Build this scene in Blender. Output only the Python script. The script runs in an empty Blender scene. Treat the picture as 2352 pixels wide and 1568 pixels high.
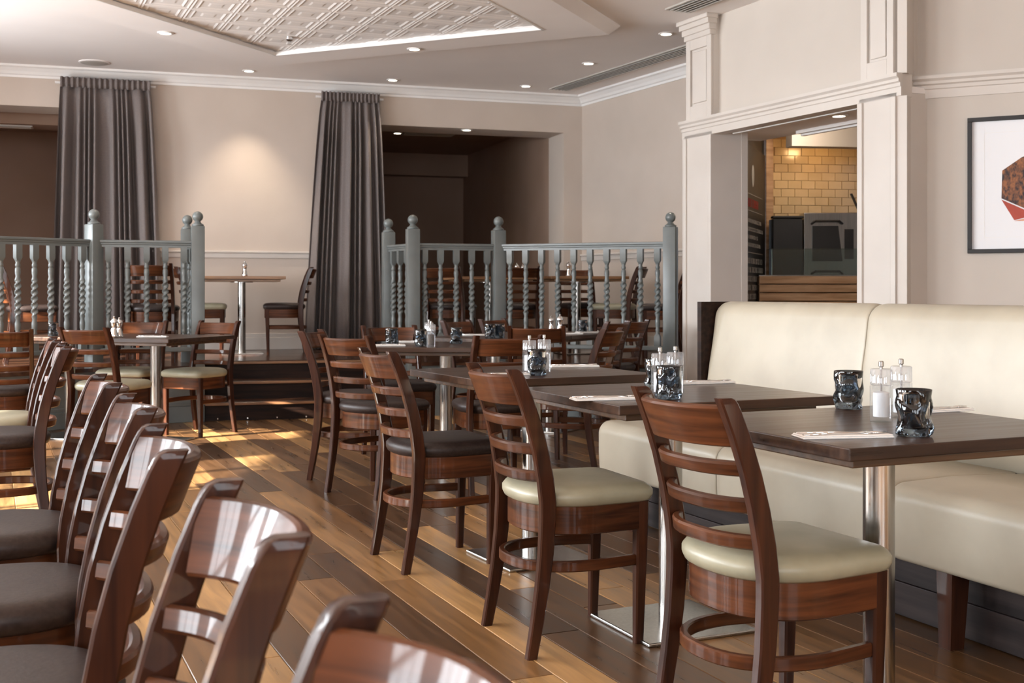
import bpy, bmesh, math, random
from mathutils import Vector, Matrix
random.seed(7)
PI = math.pi
def R(d): return math.radians(d)
SC = bpy.context.scene
COL = SC.collection

# ------------------------------------------------------------------ camera, world, sun, window light
F, CX, Y0, H = 2700.0, 1176.0, 668.0, 1.07          # focal length in pixels of the 2352 px frame, centre column, horizon row, eye height
cam = bpy.data.cameras.new('camera'); camo = bpy.data.objects.new('camera', cam); COL.objects.link(camo)
camo.location = (0, 0, H); camo.rotation_euler = (PI/2, 0, 0)
cam.sensor_width = 36.0; cam.lens = 36.0*F/2352.0
cam.shift_x = 0.0; cam.shift_y = -(784.0-Y0)/2352.0
cam.clip_start = 0.05
cam.dof.use_dof = True; cam.dof.focus_distance = 3.6; cam.dof.aperture_fstop = 9.0
SC.camera = camo

wd = bpy.data.worlds.new('world'); SC.world = wd; wd.use_nodes = True
bg = wd.node_tree.nodes['Background']; bg.inputs[0].default_value = (0.80, 0.88, 1.0, 1); bg.inputs[1].default_value = 1.6

sun = bpy.data.lights.new('sun', 'SUN'); sun.energy = 40.0; sun.angle = R(0.8); sun.color = (1.0, 0.93, 0.82)
suno = bpy.data.objects.new('sun', sun); COL.objects.link(suno)
suno.rotation_euler = Vector((0.80, 0.60, -0.46)).to_track_quat('-Z', 'Y').to_euler()

WIN_LEFT = [(0.2, 1.9), (3.2, 1.9), (5.8, 1.9), (8.4, 1.5)]      # centre y, width on the left wall
WIN_REAR = [(-3.6, 2.0), (-0.4, 2.0), (2.8, 2.0)]               # centre x, width on the wall behind the camera
LEFT_X, REAR_Y, WZ0, WZ1 = -6.3, -4.0, 0.75, 2.85
def window_light(name, loc, d, w, h, e, col=(0.89, 0.95, 1.0)):
    l = bpy.data.lights.new(name, 'AREA'); l.shape = 'RECTANGLE'; l.size = w; l.size_y = h; l.energy = e; l.color = col
    o = bpy.data.objects.new(name, l); COL.objects.link(o); o.location = loc
    o.rotation_euler = Vector(d).to_track_quat('-Z', 'Z').to_euler(); return o
for y, w in WIN_LEFT: window_light('window_daylight', (LEFT_X-0.30, y, (WZ0+WZ1)/2), (1, 0, 0), w, WZ1-WZ0, 380)
for x, w in WIN_REAR: window_light('window_daylight', (x, REAR_Y-0.30, (WZ0+WZ1)/2), (0, 1, 0), w, WZ1-WZ0, 120)

vs = SC.view_settings
vs.view_transform = 'Standard'; vs.look = 'None'; vs.gamma = 1.0; vs.use_curve_mapping = False; vs.exposure = 0.0
SC.cycles.use_denoising = True
SC.cycles.max_bounces = 8; SC.cycles.diffuse_bounces = 4; SC.cycles.glossy_bounces = 4; SC.cycles.transmission_bounces = 8; SC.cycles.transparent_max_bounces = 24
SC.cycles.caustics_reflective = False; SC.cycles.caustics_refractive = False
SC.cycles.sample_clamp_indirect = 6.0

# ------------------------------------------------------------------ helpers
def W(px, py, z):
    "ground position (x, y) of the point at height z seen at photo pixel (px, py)"
    d = (H-z)*F/(py-Y0); return ((px-CX)*d/F, d)
def K(px, d): return ((px-CX)*d/F, d)

class MB:
    "collects verts and faces for one mesh"
    def __init__(s): s.v = []; s.f = []; s.sm = []
    def add(s, vs_, fs, smooth=False):
        o = len(s.v); s.v += [tuple(p) for p in vs_]
        for f in fs: s.f.append([i+o for i in f]); s.sm.append(smooth)
    def box(s, x0, x1, y0, y1, z0, z1):
        s.add([(x0,y0,z0),(x1,y0,z0),(x1,y1,z0),(x0,y1,z0),(x0,y0,z1),(x1,y0,z1),(x1,y1,z1),(x0,y1,z1)],
              [(3,2,1,0),(4,5,6,7),(0,1,5,4),(1,2,6,5),(2,3,7,6),(3,0,4,7)])
    def rbox(s, x0, x1, y0, y1, z0, z1, b=0.004, seg=2):
        bm = bmesh.new(); bmesh.ops.create_cube(bm, size=1)
        for v in bm.verts: v.co = Vector((x0+(v.co.x+.5)*(x1-x0), y0+(v.co.y+.5)*(y1-y0), z0+(v.co.z+.5)*(z1-z0)))
        bmesh.ops.bevel(bm, geom=list(bm.edges), offset=b, segments=seg, affect='EDGES', profile=0.5)
        bm.verts.index_update()
        s.add([v.co for v in bm.verts], [[v.index for v in f.verts] for f in bm.faces], False); bm.free()
    def prism(s, poly, z0, z1):
        n = len(poly)
        a = sum(poly[i][0]*poly[(i+1)%n][1]-poly[(i+1)%n][0]*poly[i][1] for i in range(n))
        if a < 0: poly = poly[::-1]
        s.add([(p[0],p[1],z0) for p in poly]+[(p[0],p[1],z1) for p in poly],
              [list(range(n))[::-1], list(range(n,2*n))]+[(i,(i+1)%n,(i+1)%n+n,i+n) for i in range(n)])
    def rings(s, rings, cap0=True, cap1=True, closed=True, smooth=True):
        n = len(rings[0]); vs_ = [p for r in rings for p in r]; fs = []
        for k in range(len(rings)-1):
            for i in range(n if closed else n-1):
                j = (i+1) % n
                fs.append((k*n+i, k*n+j, (k+1)*n+j, (k+1)*n+i))
        if cap0: fs.append(list(range(n))[::-1])
        if cap1: fs.append([(len(rings)-1)*n+i for i in range(n)])
        s.add(vs_, fs, smooth)
    def lathe(s, prof, n=20, c=(0,0), cap0=True, cap1=True):
        s.rings([[(c[0]+r*math.cos(2*PI*i/n), c[1]+r*math.sin(2*PI*i/n), z) for i in range(n)] for r, z in prof], cap0, cap1)
    def tube(s, pts, r, n=10, smooth=True):
        pts = [Vector(p) for p in pts]; rs = []
        for k, p in enumerate(pts):
            t = (pts[min(k+1,len(pts)-1)]-pts[max(k-1,0)]).normalized()
            a = t.cross(Vector((0,0,1)))
            if a.length < 1e-4: a = Vector((1,0,0))
            a.normalize(); b = a.cross(t).normalized()
            rr = r[k] if isinstance(r, (list, tuple)) else r
            rs.append([p+a*rr*math.cos(2*PI*i/n)+b*rr*math.sin(2*PI*i/n) for i in range(n)])
        s.rings(rs, smooth=smooth)
    def sweep(s, pts, ups, w, h, ch=0.25, closed=False):
        "rectangular chamfered section (w across, h along up) along a path; w, h may be lists"
        pts = [Vector(p) for p in pts]; N = len(pts); rs = []
        for k, p in enumerate(pts):
            if closed: t = pts[(k+1)%N]-pts[(k-1)%N]
            else: t = pts[min(k+1,N-1)]-pts[max(k-1,0)]
            t.normalize(); up = Vector(ups[k] if isinstance(ups, list) else ups)
            a = t.cross(up).normalized(); b = a.cross(t).normalized()
            ww = (w[k] if isinstance(w, list) else w)/2; hh = (h[k] if isinstance(h, list) else h)/2
            c = min(ww, hh)*ch
            sec = [(ww,-hh+c),(ww,hh-c),(ww-c,hh),(-ww+c,hh),(-ww,hh-c),(-ww,-hh+c),(-ww+c,-hh),(ww-c,-hh)]
            rs.append([p+a*x+b*y for x, y in sec])
        if closed: rs.append(rs[0])
        s.rings(rs, not closed, not closed)
    def mesh(s, name):
        me = bpy.data.meshes.new(name); me.from_pydata(s.v, [], s.f)
        me.polygons.foreach_set('use_smooth', s.sm)
        bm = bmesh.new(); bm.from_mesh(me); bmesh.ops.recalc_face_normals(bm, faces=bm.faces); bm.to_mesh(me); bm.free()
        me.update(); return me
    def build(s, name, mat, parent=None, loc=(0,0,0), rz=0.0, auto=True):
        me = s.mesh(name); me.materials.append(mat)
        if auto and any(s.sm):
            try: me.set_sharp_from_angle(angle=R(38))
            except Exception: pass
        return put(name, me, parent, loc, rz)

def put(name, me, parent=None, loc=(0,0,0), rz=0.0):
    o = bpy.data.objects.new(name, me); COL.objects.link(o); o.location = loc; o.rotation_euler = (0,0,rz)
    if parent: o.parent = parent
    return o
def tag(o, label, cat, group=None):
    o['label'] = label; o['category'] = cat
    if group: o['group'] = group
    return o
def thing(name, label, cat, loc=(0,0,0), rz=0.0, group=None):
    o = bpy.data.objects.new(name, None); COL.objects.link(o); o.empty_display_size = 0.1
    o.location = loc; o.rotation_euler = (0,0,rz); return tag(o, label, cat, group)
def struct(o): o['kind'] = 'structure'; return o
def dup(root, loc, rz, label, group=None, remat=None):
    r = root.copy(); COL.objects.link(r); r.location = loc; r.rotation_euler = (0,0,rz); r['label'] = label
    if group: r['group'] = group
    for ch in list(root.children):
        c = ch.copy(); COL.objects.link(c); c.parent = r
        if remat and ch.name.split('.')[0] in remat: c.data = remat[ch.name.split('.')[0]]
        for g in ch.children:
            d = g.copy(); COL.objects.link(d); d.parent = c
    return r

# ------------------------------------------------------------------ materials
def mat(name, col, rough=0.5, metal=0.0, **kw):
    m = bpy.data.materials.new(name); m.use_nodes = True; n = m.node_tree.nodes['Principled BSDF']
    n.inputs['Base Color'].default_value = (*col, 1); n.inputs['Roughness'].default_value = rough; n.inputs['Metallic'].default_value = metal
    for k, v in kw.items(): n.inputs[k.replace('_', ' ')].default_value = v
    return m
def nd(m, t, **kw):
    n = m.node_tree.nodes.new(t)
    for k, v in kw.items(): setattr(n, k, v)
    return n
def lk(m, a, ai, b, bi): m.node_tree.links.new(a.outputs[ai], b.inputs[bi])
def noisy(m, c0, c1, scale=(8,8,8), nscale=1.0, detail=4.0, pos=(0.35,0.65), bump=0.0, coord='Object', rnd=0.0, rough=None, dist=0.0):
    "colour ramp over (stretched) noise, with optional bump, per-object variation and roughness variation"
    bs = m.node_tree.nodes['Principled BSDF']
    tc = nd(m, 'ShaderNodeTexCoord'); mp = nd(m, 'ShaderNodeMapping'); mp.inputs['Scale'].default_value = scale
    lk(m, tc, coord, mp, 'Vector')
    nz = nd(m, 'ShaderNodeTexNoise'); nz.inputs['Scale'].default_value = nscale; nz.inputs['Detail'].default_value = detail; nz.inputs['Distortion'].default_value = dist
    if rnd or coord == 'Object':
        oi = nd(m, 'ShaderNodeObjectInfo'); ad = nd(m, 'ShaderNodeVectorMath', operation='ADD')
        sc = nd(m, 'ShaderNodeMath', operation='MULTIPLY'); sc.inputs[1].default_value = 37.0
        lk(m, oi, 'Random', sc, 0); lk(m, mp, 'Vector', ad, 0); lk(m, sc, 0, ad, 1); lk(m, ad, 0, nz, 'Vector')
    else: lk(m, mp, 'Vector', nz, 'Vector')
    cr = nd(m, 'ShaderNodeValToRGB'); cr.color_ramp.elements[0].position = pos[0]; cr.color_ramp.elements[1].position = pos[1]
    cr.color_ramp.elements[0].color = (*c0, 1); cr.color_ramp.elements[1].color = (*c1, 1)
    lk(m, nz, 'Fac', cr, 'Fac'); src = (cr, 'Color')
    if rnd:
        hv = nd(m, 'ShaderNodeHueSaturation'); mr = nd(m, 'ShaderNodeMapRange')
        mr.inputs['To Min'].default_value = 1-rnd; mr.inputs['To Max'].default_value = 1+rnd
        lk(m, oi, 'Random', mr, 'Value'); lk(m, mr, 'Result', hv, 'Value'); lk(m, cr, 'Color', hv, 'Color'); src = (hv, 'Color')
    m.node_tree.links.new(src[0].outputs[src[1]], bs.inputs['Base Color'])
    if bump:
        bp = nd(m, 'ShaderNodeBump'); bp.inputs['Strength'].default_value = bump; bp.inputs['Distance'].default_value = 0.003
        lk(m, nz, 'Fac', bp, 'Height'); lk(m, bp, 'Normal', bs, 'Normal')
    if rough:
        m2 = nd(m, 'ShaderNodeMapRange'); m2.inputs['To Min'].default_value = rough[0]; m2.inputs['To Max'].default_value = rough[1]
        lk(m, nz, 'Fac', m2, 'Value'); lk(m, m2, 'Result', bs, 'Roughness')
    return m

M = {}
WD0, WD1 = (0.018, 0.0066, 0.0044), (0.070, 0.0225, 0.0098)
M['wood_v'] = noisy(mat('chair_wood_upright', WD1, 0.36, Coat_Weight=0.30, Coat_Roughness=0.05, Specular_IOR_Level=0.12), WD0, WD1, (30,30,1.6), 1.6, 4, (0.25,0.8), rnd=0.14, dist=0.3)
M['wood_h'] = noisy(mat('chair_wood_rail', WD1, 0.36, Coat_Weight=0.30, Coat_Roughness=0.05, Specular_IOR_Level=0.12), (0.026,0.009,0.005), (0.135,0.044,0.0155), (2.2,2.2,34), 1.6, 4, (0.25,0.8), rnd=0.14, dist=0.4)  # rails lighter than uprights: window light on the crests put into the wood colour
M['seat_brown'] = noisy(mat('brown_leather', (0.03,0.02,0.018), 0.42, Specular_IOR_Level=0.28), (0.022,0.0145,0.0125), (0.034,0.0225,0.020), (90,90,90), 1.0, 3, bump=0.15)
M['seat_cream'] = noisy(mat('cream_leather', (0.52,0.48,0.33), 0.36), (0.30,0.28,0.195), (0.38,0.355,0.255), (7,7,7), 1.0, 4, bump=0.1)
M['bench'] = noisy(mat('bench_leather', (0.66,0.58,0.42), 0.38), (0.355,0.314,0.242), (0.41,0.367,0.286), (4,4,4), 1.0, 4, bump=0.05)
M['table'] = noisy(mat('table_wood', (0.05,0.03,0.022), 0.3, Coat_Weight=0.12, Coat_Roughness=0.08, Specular_IOR_Level=0.3), (0.022,0.011,0.0075), (0.075,0.038,0.022), (1.2,26,26), 1.6, 6, (0.3,0.75), rough=(0.22,0.42))
M['table_light'] = noisy(mat('pale_edge_wood', (0.45,0.28,0.13), 0.4), (0.36,0.2,0.09), (0.55,0.36,0.18), (2,30,30), 1.5, 4)
M['under'] = noisy(mat('under_frame_wood', (0.2,0.11,0.05), 0.45), (0.05,0.024,0.011), (0.12,0.06,0.027), (2,30,30), 1.5, 4)
M['table_warm'] = noisy(mat('oak_table_wood', (0.32,0.17,0.08), 0.3), (0.22,0.11,0.05), (0.38,0.2,0.1), (2,30,30), 1.5, 4)
M['steel'] = noisy(mat('brushed_steel', (0.45,0.43,0.41), 0.22, 1.0, Anisotropic=0.4), (0.40,0.385,0.365), (0.50,0.48,0.455), (60,60,2), 2.0, 3)
M['chrome'] = mat('chrome', (0.8,0.8,0.8), 0.08, 1.0)
M['grey_paint'] = noisy(mat('grey_paint', (0.13,0.145,0.145), 0.33), (0.118,0.131,0.129), (0.145,0.16,0.157), (5,5,5), 1.0, 3)
M['wall'] = noisy(mat('beige_wall_paint', (0.60,0.50,0.42), 0.75), (0.53,0.45,0.385), (0.56,0.478,0.412), (2,2,2), 1.0, 3)
M['wall_pale'] = noisy(mat('pale_wall_paint', (0.66,0.59,0.52), 0.7), (0.53,0.472,0.415), (0.555,0.495,0.437), (2,2,2), 1.0, 3)
M['trim'] = noisy(mat('cream_gloss_trim', (0.74,0.68,0.62), 0.4), (0.58,0.525,0.475), (0.61,0.555,0.505), (3,3,3), 1.0, 2)
M['white_trim'] = noisy(mat('white_trim', (0.80,0.78,0.76), 0.45), (0.79,0.77,0.75), (0.82,0.80,0.78), (3,3,3), 1.0, 2)
M['ceiling'] = noisy(mat('ceiling_paint', (0.76,0.71,0.68), 0.8), (0.835,0.79,0.765), (0.855,0.81,0.785), (2,2,2), 1.0, 2)
M['tin'] = noisy(mat('tin_panel_paint', (0.80,0.77,0.75), 0.42), (0.79,0.76,0.74), (0.81,0.78,0.76), (3,3,3), 1.0, 2)
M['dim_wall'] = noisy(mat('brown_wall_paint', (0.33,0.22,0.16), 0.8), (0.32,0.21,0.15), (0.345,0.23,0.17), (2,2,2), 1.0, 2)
M['curtain'] = noisy(mat('taupe_curtain', (0.17,0.14,0.14), 0.85, Sheen_Weight=0.08), (0.152,0.127,0.120), (0.182,0.152,0.143), (120,120,120), 1.0, 2, bump=0.2)
M['vent'] = mat('vent_metal', (0.50,0.47,0.43), 0.4, 0.2)
M['black'] = noisy(mat('matt_black', (0.012,0.011,0.011), 0.5), (0.01,0.009,0.009), (0.016,0.014,0.014), (5,5,5))
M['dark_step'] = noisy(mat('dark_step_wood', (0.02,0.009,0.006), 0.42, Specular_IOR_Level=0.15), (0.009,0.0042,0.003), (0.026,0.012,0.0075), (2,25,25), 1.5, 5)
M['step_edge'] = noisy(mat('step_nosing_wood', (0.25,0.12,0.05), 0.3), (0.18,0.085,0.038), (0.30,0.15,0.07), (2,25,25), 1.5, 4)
M['platform'] = noisy(mat('platform_boards', (0.07,0.03,0.018), 0.22), (0.030,0.012,0.007), (0.075,0.032,0.016), (2,22,22), 1.3, 5, rough=(0.14,0.3))
M['glass_dark'] = mat('smoked_glass', (0.17,0.21,0.25), 0.02, Transmission_Weight=1.0, IOR=1.52)
def thin_clear(name, tint, refl, milk=0.0):
    m = bpy.data.materials.new(name); m.use_nodes = True; m.node_tree.nodes.remove(m.node_tree.nodes['Principled BSDF'])
    out = m.node_tree.nodes['Material Output']; tr = nd(m, 'ShaderNodeBsdfTransparent'); tr.inputs[0].default_value = (*tint, 1)
    gl = nd(m, 'ShaderNodeBsdfGlossy'); gl.inputs['Roughness'].default_value = 0.03; lw = nd(m, 'ShaderNodeLayerWeight'); lw.inputs['Blend'].default_value = 0.5
    pw = nd(m, 'ShaderNodeMath', operation='POWER'); pw.inputs[1].default_value = 3.5; lk(m, lw, 'Facing', pw, 0)
    fr = nd(m, 'ShaderNodeMath', operation='MULTIPLY_ADD'); fr.inputs[1].default_value = 0.55; fr.inputs[2].default_value = refl; lk(m, pw, 0, fr, 0)
    mx = nd(m, 'ShaderNodeMixShader'); lk(m, fr, 0, mx, 0); lk(m, tr, 0, mx, 1); lk(m, gl, 0, mx, 2)
    df = nd(m, 'ShaderNodeBsdfTranslucent'); df.inputs[0].default_value = (0.9,0.92,0.94,1); d2 = nd(m, 'ShaderNodeBsdfDiffuse'); d2.inputs[0].default_value = (0.9,0.92,0.94,1)
    ad = nd(m, 'ShaderNodeMixShader'); ad.inputs[0].default_value = 0.5; lk(m, df, 0, ad, 1); lk(m, d2, 0, ad, 2)
    m2 = nd(m, 'ShaderNodeMixShader'); m2.inputs[0].default_value = milk; lk(m, mx, 0, m2, 1); lk(m, ad, 0, m2, 2); lk(m, m2, 0, out, 'Surface'); return m
M['glass_clear'] = thin_clear('clear_acrylic', (0.96,0.97,0.98), 0.06, 0.05); M['glass_cap'] = thin_clear('fluted_acrylic', (0.93,0.94,0.96), 0.14, 0.16)
M['salt'] = mat('salt', (0.86,0.86,0.87), 0.8); M['pepper'] = noisy(mat('peppercorns', (0.05,0.035,0.03), 0.8), (0.02,0.015,0.012), (0.12,0.08,0.06), (300,300,300))
M['napkin'] = noisy(mat('white_napkin', (0.85,0.84,0.82), 0.85), (0.82,0.81,0.79), (0.88,0.87,0.85), (60,60,60))
M['pine'] = noisy(mat('counter_pine', (0.45,0.27,0.14), 0.5), (0.34,0.19,0.09), (0.52,0.33,0.19), (2,18,18), 1.6, 5, rnd=0.1)
M['tile'] = noisy(mat('cream_glazed_tile', (0.62,0.45,0.24), 0.16), (0.58,0.42,0.22), (0.66,0.49,0.27), (4,4,4), rnd=0.05)
M['grout'] = mat('grout', (0.38,0.25,0.12), 0.9)
M['glass_pane'] = thin_clear('counter_glass', (0.84,0.91,0.90), 0.12)
M['paper'] = mat('mount_board', (0.80,0.80,0.82), 0.7)
M['rust'] = noisy(mat('print_rust', (0.15,0.06,0.03), 0.6), (0.025,0.014,0.016), (0.30,0.11,0.04), (60,60,34), 1.0, 8, (0.38,0.66))
M['red'] = noisy(mat('print_red', (0.40,0.05,0.025), 0.5), (0.34,0.04,0.02), (0.46,0.07,0.035), (6,6,6))
M['copper'] = noisy(mat('print_copper', (0.7,0.36,0.2), 0.5), (0.55,0.16,0.08), (0.85,0.6,0.42), (6,6,6))
M['plinth'] = noisy(mat('plinth_timber', (0.05,0.035,0.032), 0.5, Specular_IOR_Level=0.2), (0.014,0.010,0.010), (0.04,0.029,0.027), (1.2,18,18), 1.6, 6)
def emit(name, col, s):
    m = mat(name, (0,0,0)); n = m.node_tree.nodes['Principled BSDF']
    n.inputs['Emission Color'].default_value = (*col, 1); n.inputs['Emission Strength'].default_value = s; return m
M['lamp'] = emit('lamp_lens', (1.0,0.88,0.68), 14); M['digit'] = emit('red_digits', (1.0,0.08,0.06), 3.0)
# floor planks: one grain, tone picked per plank
def plank_material():
    m = mat('floor_plank', (0.2,0.09,0.04), 0.3); bs = m.node_tree.nodes['Principled BSDF']
    oi = nd(m, 'ShaderNodeObjectInfo'); tc = nd(m, 'ShaderNodeTexCoord'); mp = nd(m, 'ShaderNodeMapping'); mp.inputs['Scale'].default_value = (1.3,16,16)
    lk(m, tc, 'Object', mp, 'Vector'); ad = nd(m, 'ShaderNodeVectorMath', operation='ADD'); sc = nd(m, 'ShaderNodeMath', operation='MULTIPLY'); sc.inputs[1].default_value = 91.0
    lk(m, oi, 'Random', sc, 0); lk(m, mp, 'Vector', ad, 0); lk(m, sc, 0, ad, 1)
    nz = nd(m, 'ShaderNodeTexNoise'); nz.inputs['Scale'].default_value = 1.6; nz.inputs['Detail'].default_value = 5; nz.inputs['Distortion'].default_value = 0.5; lk(m, ad, 0, nz, 'Vector')
    cr = nd(m, 'ShaderNodeValToRGB'); e = cr.color_ramp.elements
    e[0].position = 0.0; e[0].color = (0.06,0.030,0.014,1); e[1].position = 1.0; e[1].color = (0.56,0.33,0.135,1)
    for p, c in ((0.3,(0.115,0.056,0.023,1)), (0.55,(0.20,0.102,0.040,1)), (0.8,(0.33,0.18,0.070,1))): k = e.new(p); k.color = c
    lk(m, oi, 'Random', cr, 'Fac')
    g = nd(m, 'ShaderNodeMapRange'); g.inputs['From Min'].default_value = 0.3; g.inputs['From Max'].default_value = 0.7; g.inputs['To Min'].default_value = 0.62; g.inputs['To Max'].default_value = 1.3
    lk(m, nz, 'Fac', g, 'Value'); mu = nd(m, 'ShaderNodeVectorMath', operation='SCALE'); lk(m, cr, 'Color', mu, 0); lk(m, g, 'Result', mu, 'Scale'); lk(m, mu, 0, bs, 'Base Color')
    r = nd(m, 'ShaderNodeMapRange'); r.inputs['To Min'].default_value = 0.20; r.inputs['To Max'].default_value = 0.42; lk(m, nz, 'Fac', r, 'Value'); lk(m, r, 'Result', bs, 'Roughness')
    bp = nd(m, 'ShaderNodeBump'); bp.inputs['Strength'].default_value = 0.02; bp.inputs['Distance'].default_value = 0.002; lk(m, nz, 'Fac', bp, 'Height'); lk(m, bp, 'Normal', bs, 'Normal')
    return m
M['plank'] = plank_material()

# ------------------------------------------------------------------ frames of the room
A = R(24.0)
U = Vector((-math.sin(A), math.cos(A), 0)); V = Vector((math.cos(A), math.sin(A), 0))     # U: away along the bench, V: across towards the bench
CEIL = 3.27; PLAT = 0.46
BW_A = R(18.0); BW0 = Vector((-2.603, 12.2, 0)); BWX = Vector((math.cos(BW_A), math.sin(BW_A), 0)); BWY = Vector((-math.sin(BW_A), math.cos(BW_A), 0))
def BW(t, d=0.0, z=0.0): p = BW0+BWX*t+BWY*d; return Vector((p.x, p.y, z))
CORNER = BW(3.57)
RW_D = Vector((0.451, -0.892, 0)).normalized(); RW_A = math.atan2(RW_D.y, RW_D.x)
E0 = Vector((1.438, 9.68, 0)); ED = Vector((0.4356, -0.900, 0)).normalized(); E_A = math.atan2(ED.y, ED.x); EN = Vector((-ED.y, ED.x, 0))
AW0 = Vector((2.578, 7.70, 0)); AWD = Vector((0.893, -0.449, 0)).normalized(); AW_A = math.atan2(AWD.y, AWD.x)

# posts of the balustrades on plan
PL = [Vector((-5.60, 6.70, 0)), Vector((-3.34, 9.39, 0)), Vector((-2.58, 9.65, 0)), Vector((-2.795, 10.12, 0))]
PR = [Vector((-1.119, 10.64, 0)), Vector((-0.852, 10.09, 0)), Vector((-0.119, 10.33, 0)), Vector((1.316, 9.76, 0))]

# ------------------------------------------------------------------ floor
m = MB(); m.box(LEFT_X-0.2, 6.4, REAR_Y-0.2, 18.5, -0.12, -0.004); floor = struct(m.build('floor', M['plank']))
PLANK_W = 0.132
plank_mesh = {}
for L in (1.2, 1.5, 1.8, 2.1, 2.4):
    b = MB(); w = PLANK_W/2-0.0012; x = L/2-0.0012; c = 0.0022
    b.rings([[(-x,-w,-0.003),(x,-w,-0.003),(x,w,-0.003),(-x,w,-0.003)], [(-x,-w,-c),(x,-w,-c),(x,w,-c),(-x,w,-c)], [(-x+c,-w+c,0),(x-c,-w+c,0),(x-c,w-c,0),(-x+c,w-c,0)]], cap0=False, smooth=False)
    me = b.mesh('plank'); me.materials.append(M['plank']); plank_mesh[L] = me
def in_plat(p):
    q = p-PL[2]
    e = [(PL[0],PL[1]),(PL[1],PL[2]),(PL[2]+U*0.55, PR[1]+U*0.55),(PR[1],PR[2]),(PR[2],PR[3])]
    for a, b_ in e:
        d = (b_-a).normalized(); nrm = Vector((-d.y, d.x, 0)); s = (p-a).dot(d)
        if -0.3 < s < (b_-a).length+0.3 and (p-a).dot(nrm) > 0.25: return True
    return False
nv = int((5.2+1.0)/PLANK_W); cnt = 0
for r in range(nv):
    v = -1.0+r*PLANK_W; uu = 0.2-random.random()*1.4
    while uu < 10.1:
        L = random.choice(list(plank_mesh)); uc = uu+L/2; uu += L
        c = U*uc+V*v
        if c.y < 0.6 or in_plat(c-U*L*0.5) or abs(c.x)/max(c.y, .1) > 0.62: continue
        o = put('plank', plank_mesh[L], floor, (c.x, c.y, 0.0), A+PI/2); cnt += 1
print('planks', cnt)

# ------------------------------------------------------------------ platform, fascia and steps
def edge_out(p, q, d):           # offset a wall line towards the room
    e = (q-p).normalized(); return Vector((e.y, -e.x, 0))*d
SU = (PL[3]-PL[2]).normalized()
FL = [PL[0]+Vector((0.05,-0.05,0)), PL[1]+Vector((0.03,-0.075,0)), PL[2]+Vector((0.0,-0.03,0))]
FR = [PR[1]+Vector((0.0,-0.03,0)), PR[2]+Vector((0,-0.08,0)), PR[3]+Vector((0.0,-0.08,0))]
plat_poly = FL+[PL[2]+SU*0.56, PR[1]+SU*0.56]+FR+[Vector((1.75,10.0,0)), Vector((0.95,13.6,0)), BW(-4.2,0.3), Vector((-6.3,10.8,0)), Vector((-6.3,7.0,0))]
pp = [(p.x, p.y) for p in plat_poly]
m = MB(); m.prism(pp, 0.0, PLAT-0.03); plat = struct(m.build('floor_platform_base', M['grey_paint']))
m = MB()
poly2 = []
for i, (x, y) in enumerate(pp):
    poly2.append((x, y-0.03 if i < 8 else y))
m.prism(poly2, PLAT-0.03, PLAT); struct(m.build('floor_platform', M['platform']))
# grey skirting boards along the fascia of the platform
for i, (a, b_) in enumerate([(FL[0],FL[1]), (FL[1],FL[2]), (FR[0],FR[1]), (FR[1],FR[2])]):
    d = b_-a; m = MB(); m.rbox(0, d.length, -0.022, 0.0, 0.0, 0.13, 0.004); m.rbox(0, d.length, -0.014, 0.0, 0.13, 0.16, 0.004)
    struct(m.build('trim_%d' % (20+i), M['grey_paint'], None, a, math.atan2(d.y, d.x)))
sd = PR[1]-PL[2]; sa = math.atan2(sd.y, sd.x); sl = sd.length
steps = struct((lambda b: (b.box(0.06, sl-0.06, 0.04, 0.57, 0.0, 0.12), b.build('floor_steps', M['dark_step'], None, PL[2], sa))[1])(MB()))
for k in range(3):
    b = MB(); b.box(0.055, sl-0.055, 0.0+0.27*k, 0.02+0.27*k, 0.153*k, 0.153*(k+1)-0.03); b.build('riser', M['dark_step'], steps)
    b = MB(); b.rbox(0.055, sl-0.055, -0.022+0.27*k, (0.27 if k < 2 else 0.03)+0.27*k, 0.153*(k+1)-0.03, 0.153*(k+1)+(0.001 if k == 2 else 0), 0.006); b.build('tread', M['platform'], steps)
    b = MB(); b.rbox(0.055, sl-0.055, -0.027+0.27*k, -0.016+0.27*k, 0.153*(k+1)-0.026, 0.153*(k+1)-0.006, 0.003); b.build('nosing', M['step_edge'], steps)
for k in range(7):
    b = MB(); b.lathe([(0.008,0),(0.010,0.004),(0.006,0.012)], 10); o = b.build('stud', M['chrome'], steps, (0.16+0.24*k, -0.004, 0.018)); o.rotation_euler = (PI/2, 0, 0)

# ------------------------------------------------------------------ back wall with its two openings, cornices, rails
m = MB()
m.box(-4.6, -4.0, 0, 0.5, 0, CEIL); m.box(-4.0, -1.94, 0, 0.5, 2.88, CEIL)
m.box(-1.94, 1.02, 0, 0.5, 0, CEIL); m.box(1.02, 3.35, 0, 0.5, 2.85, CEIL); m.box(3.35, 3.85, 0, 0.5, 0, CEIL)
struct(m.build('wall_back', M['wall'], None, BW0, BW_A))
def cornice(name, p, ang, x0, x1, mt, s=1.0):
    prof = [(0,0),(0.012,0),(0.012,0.022),(0.03,0.03),(0.045,0.055),(0.075,0.085),(0.10,0.095),(0.10,0.115),(0,0.115)]
    prof = [(-y*s, CEIL-0.115*s+z*s) for y, z in prof]; m = MB()
    m.rings([[(x, y, z) for y, z in prof] for x in (x0, x1)], smooth=False)
    return struct(m.build(name, mt, None, p, ang))
cornice('trim_1', BW0, BW_A, -4.6, 3.56, M['white_trim'])
cornice('trim_2', CORNER, RW_A, 0.0, 2.45, M['white_trim'])
def rail(name, p, ang, x0, x1, z, mt):
    m = MB(); m.rbox(x0, x1, -0.016, 0.0, z-0.05, z, 0.004); m.rbox(x0, x1, -0.034, 0.0, z, z+0.025, 0.008); return struct(m.build(name, mt, None, p, ang))
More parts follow.
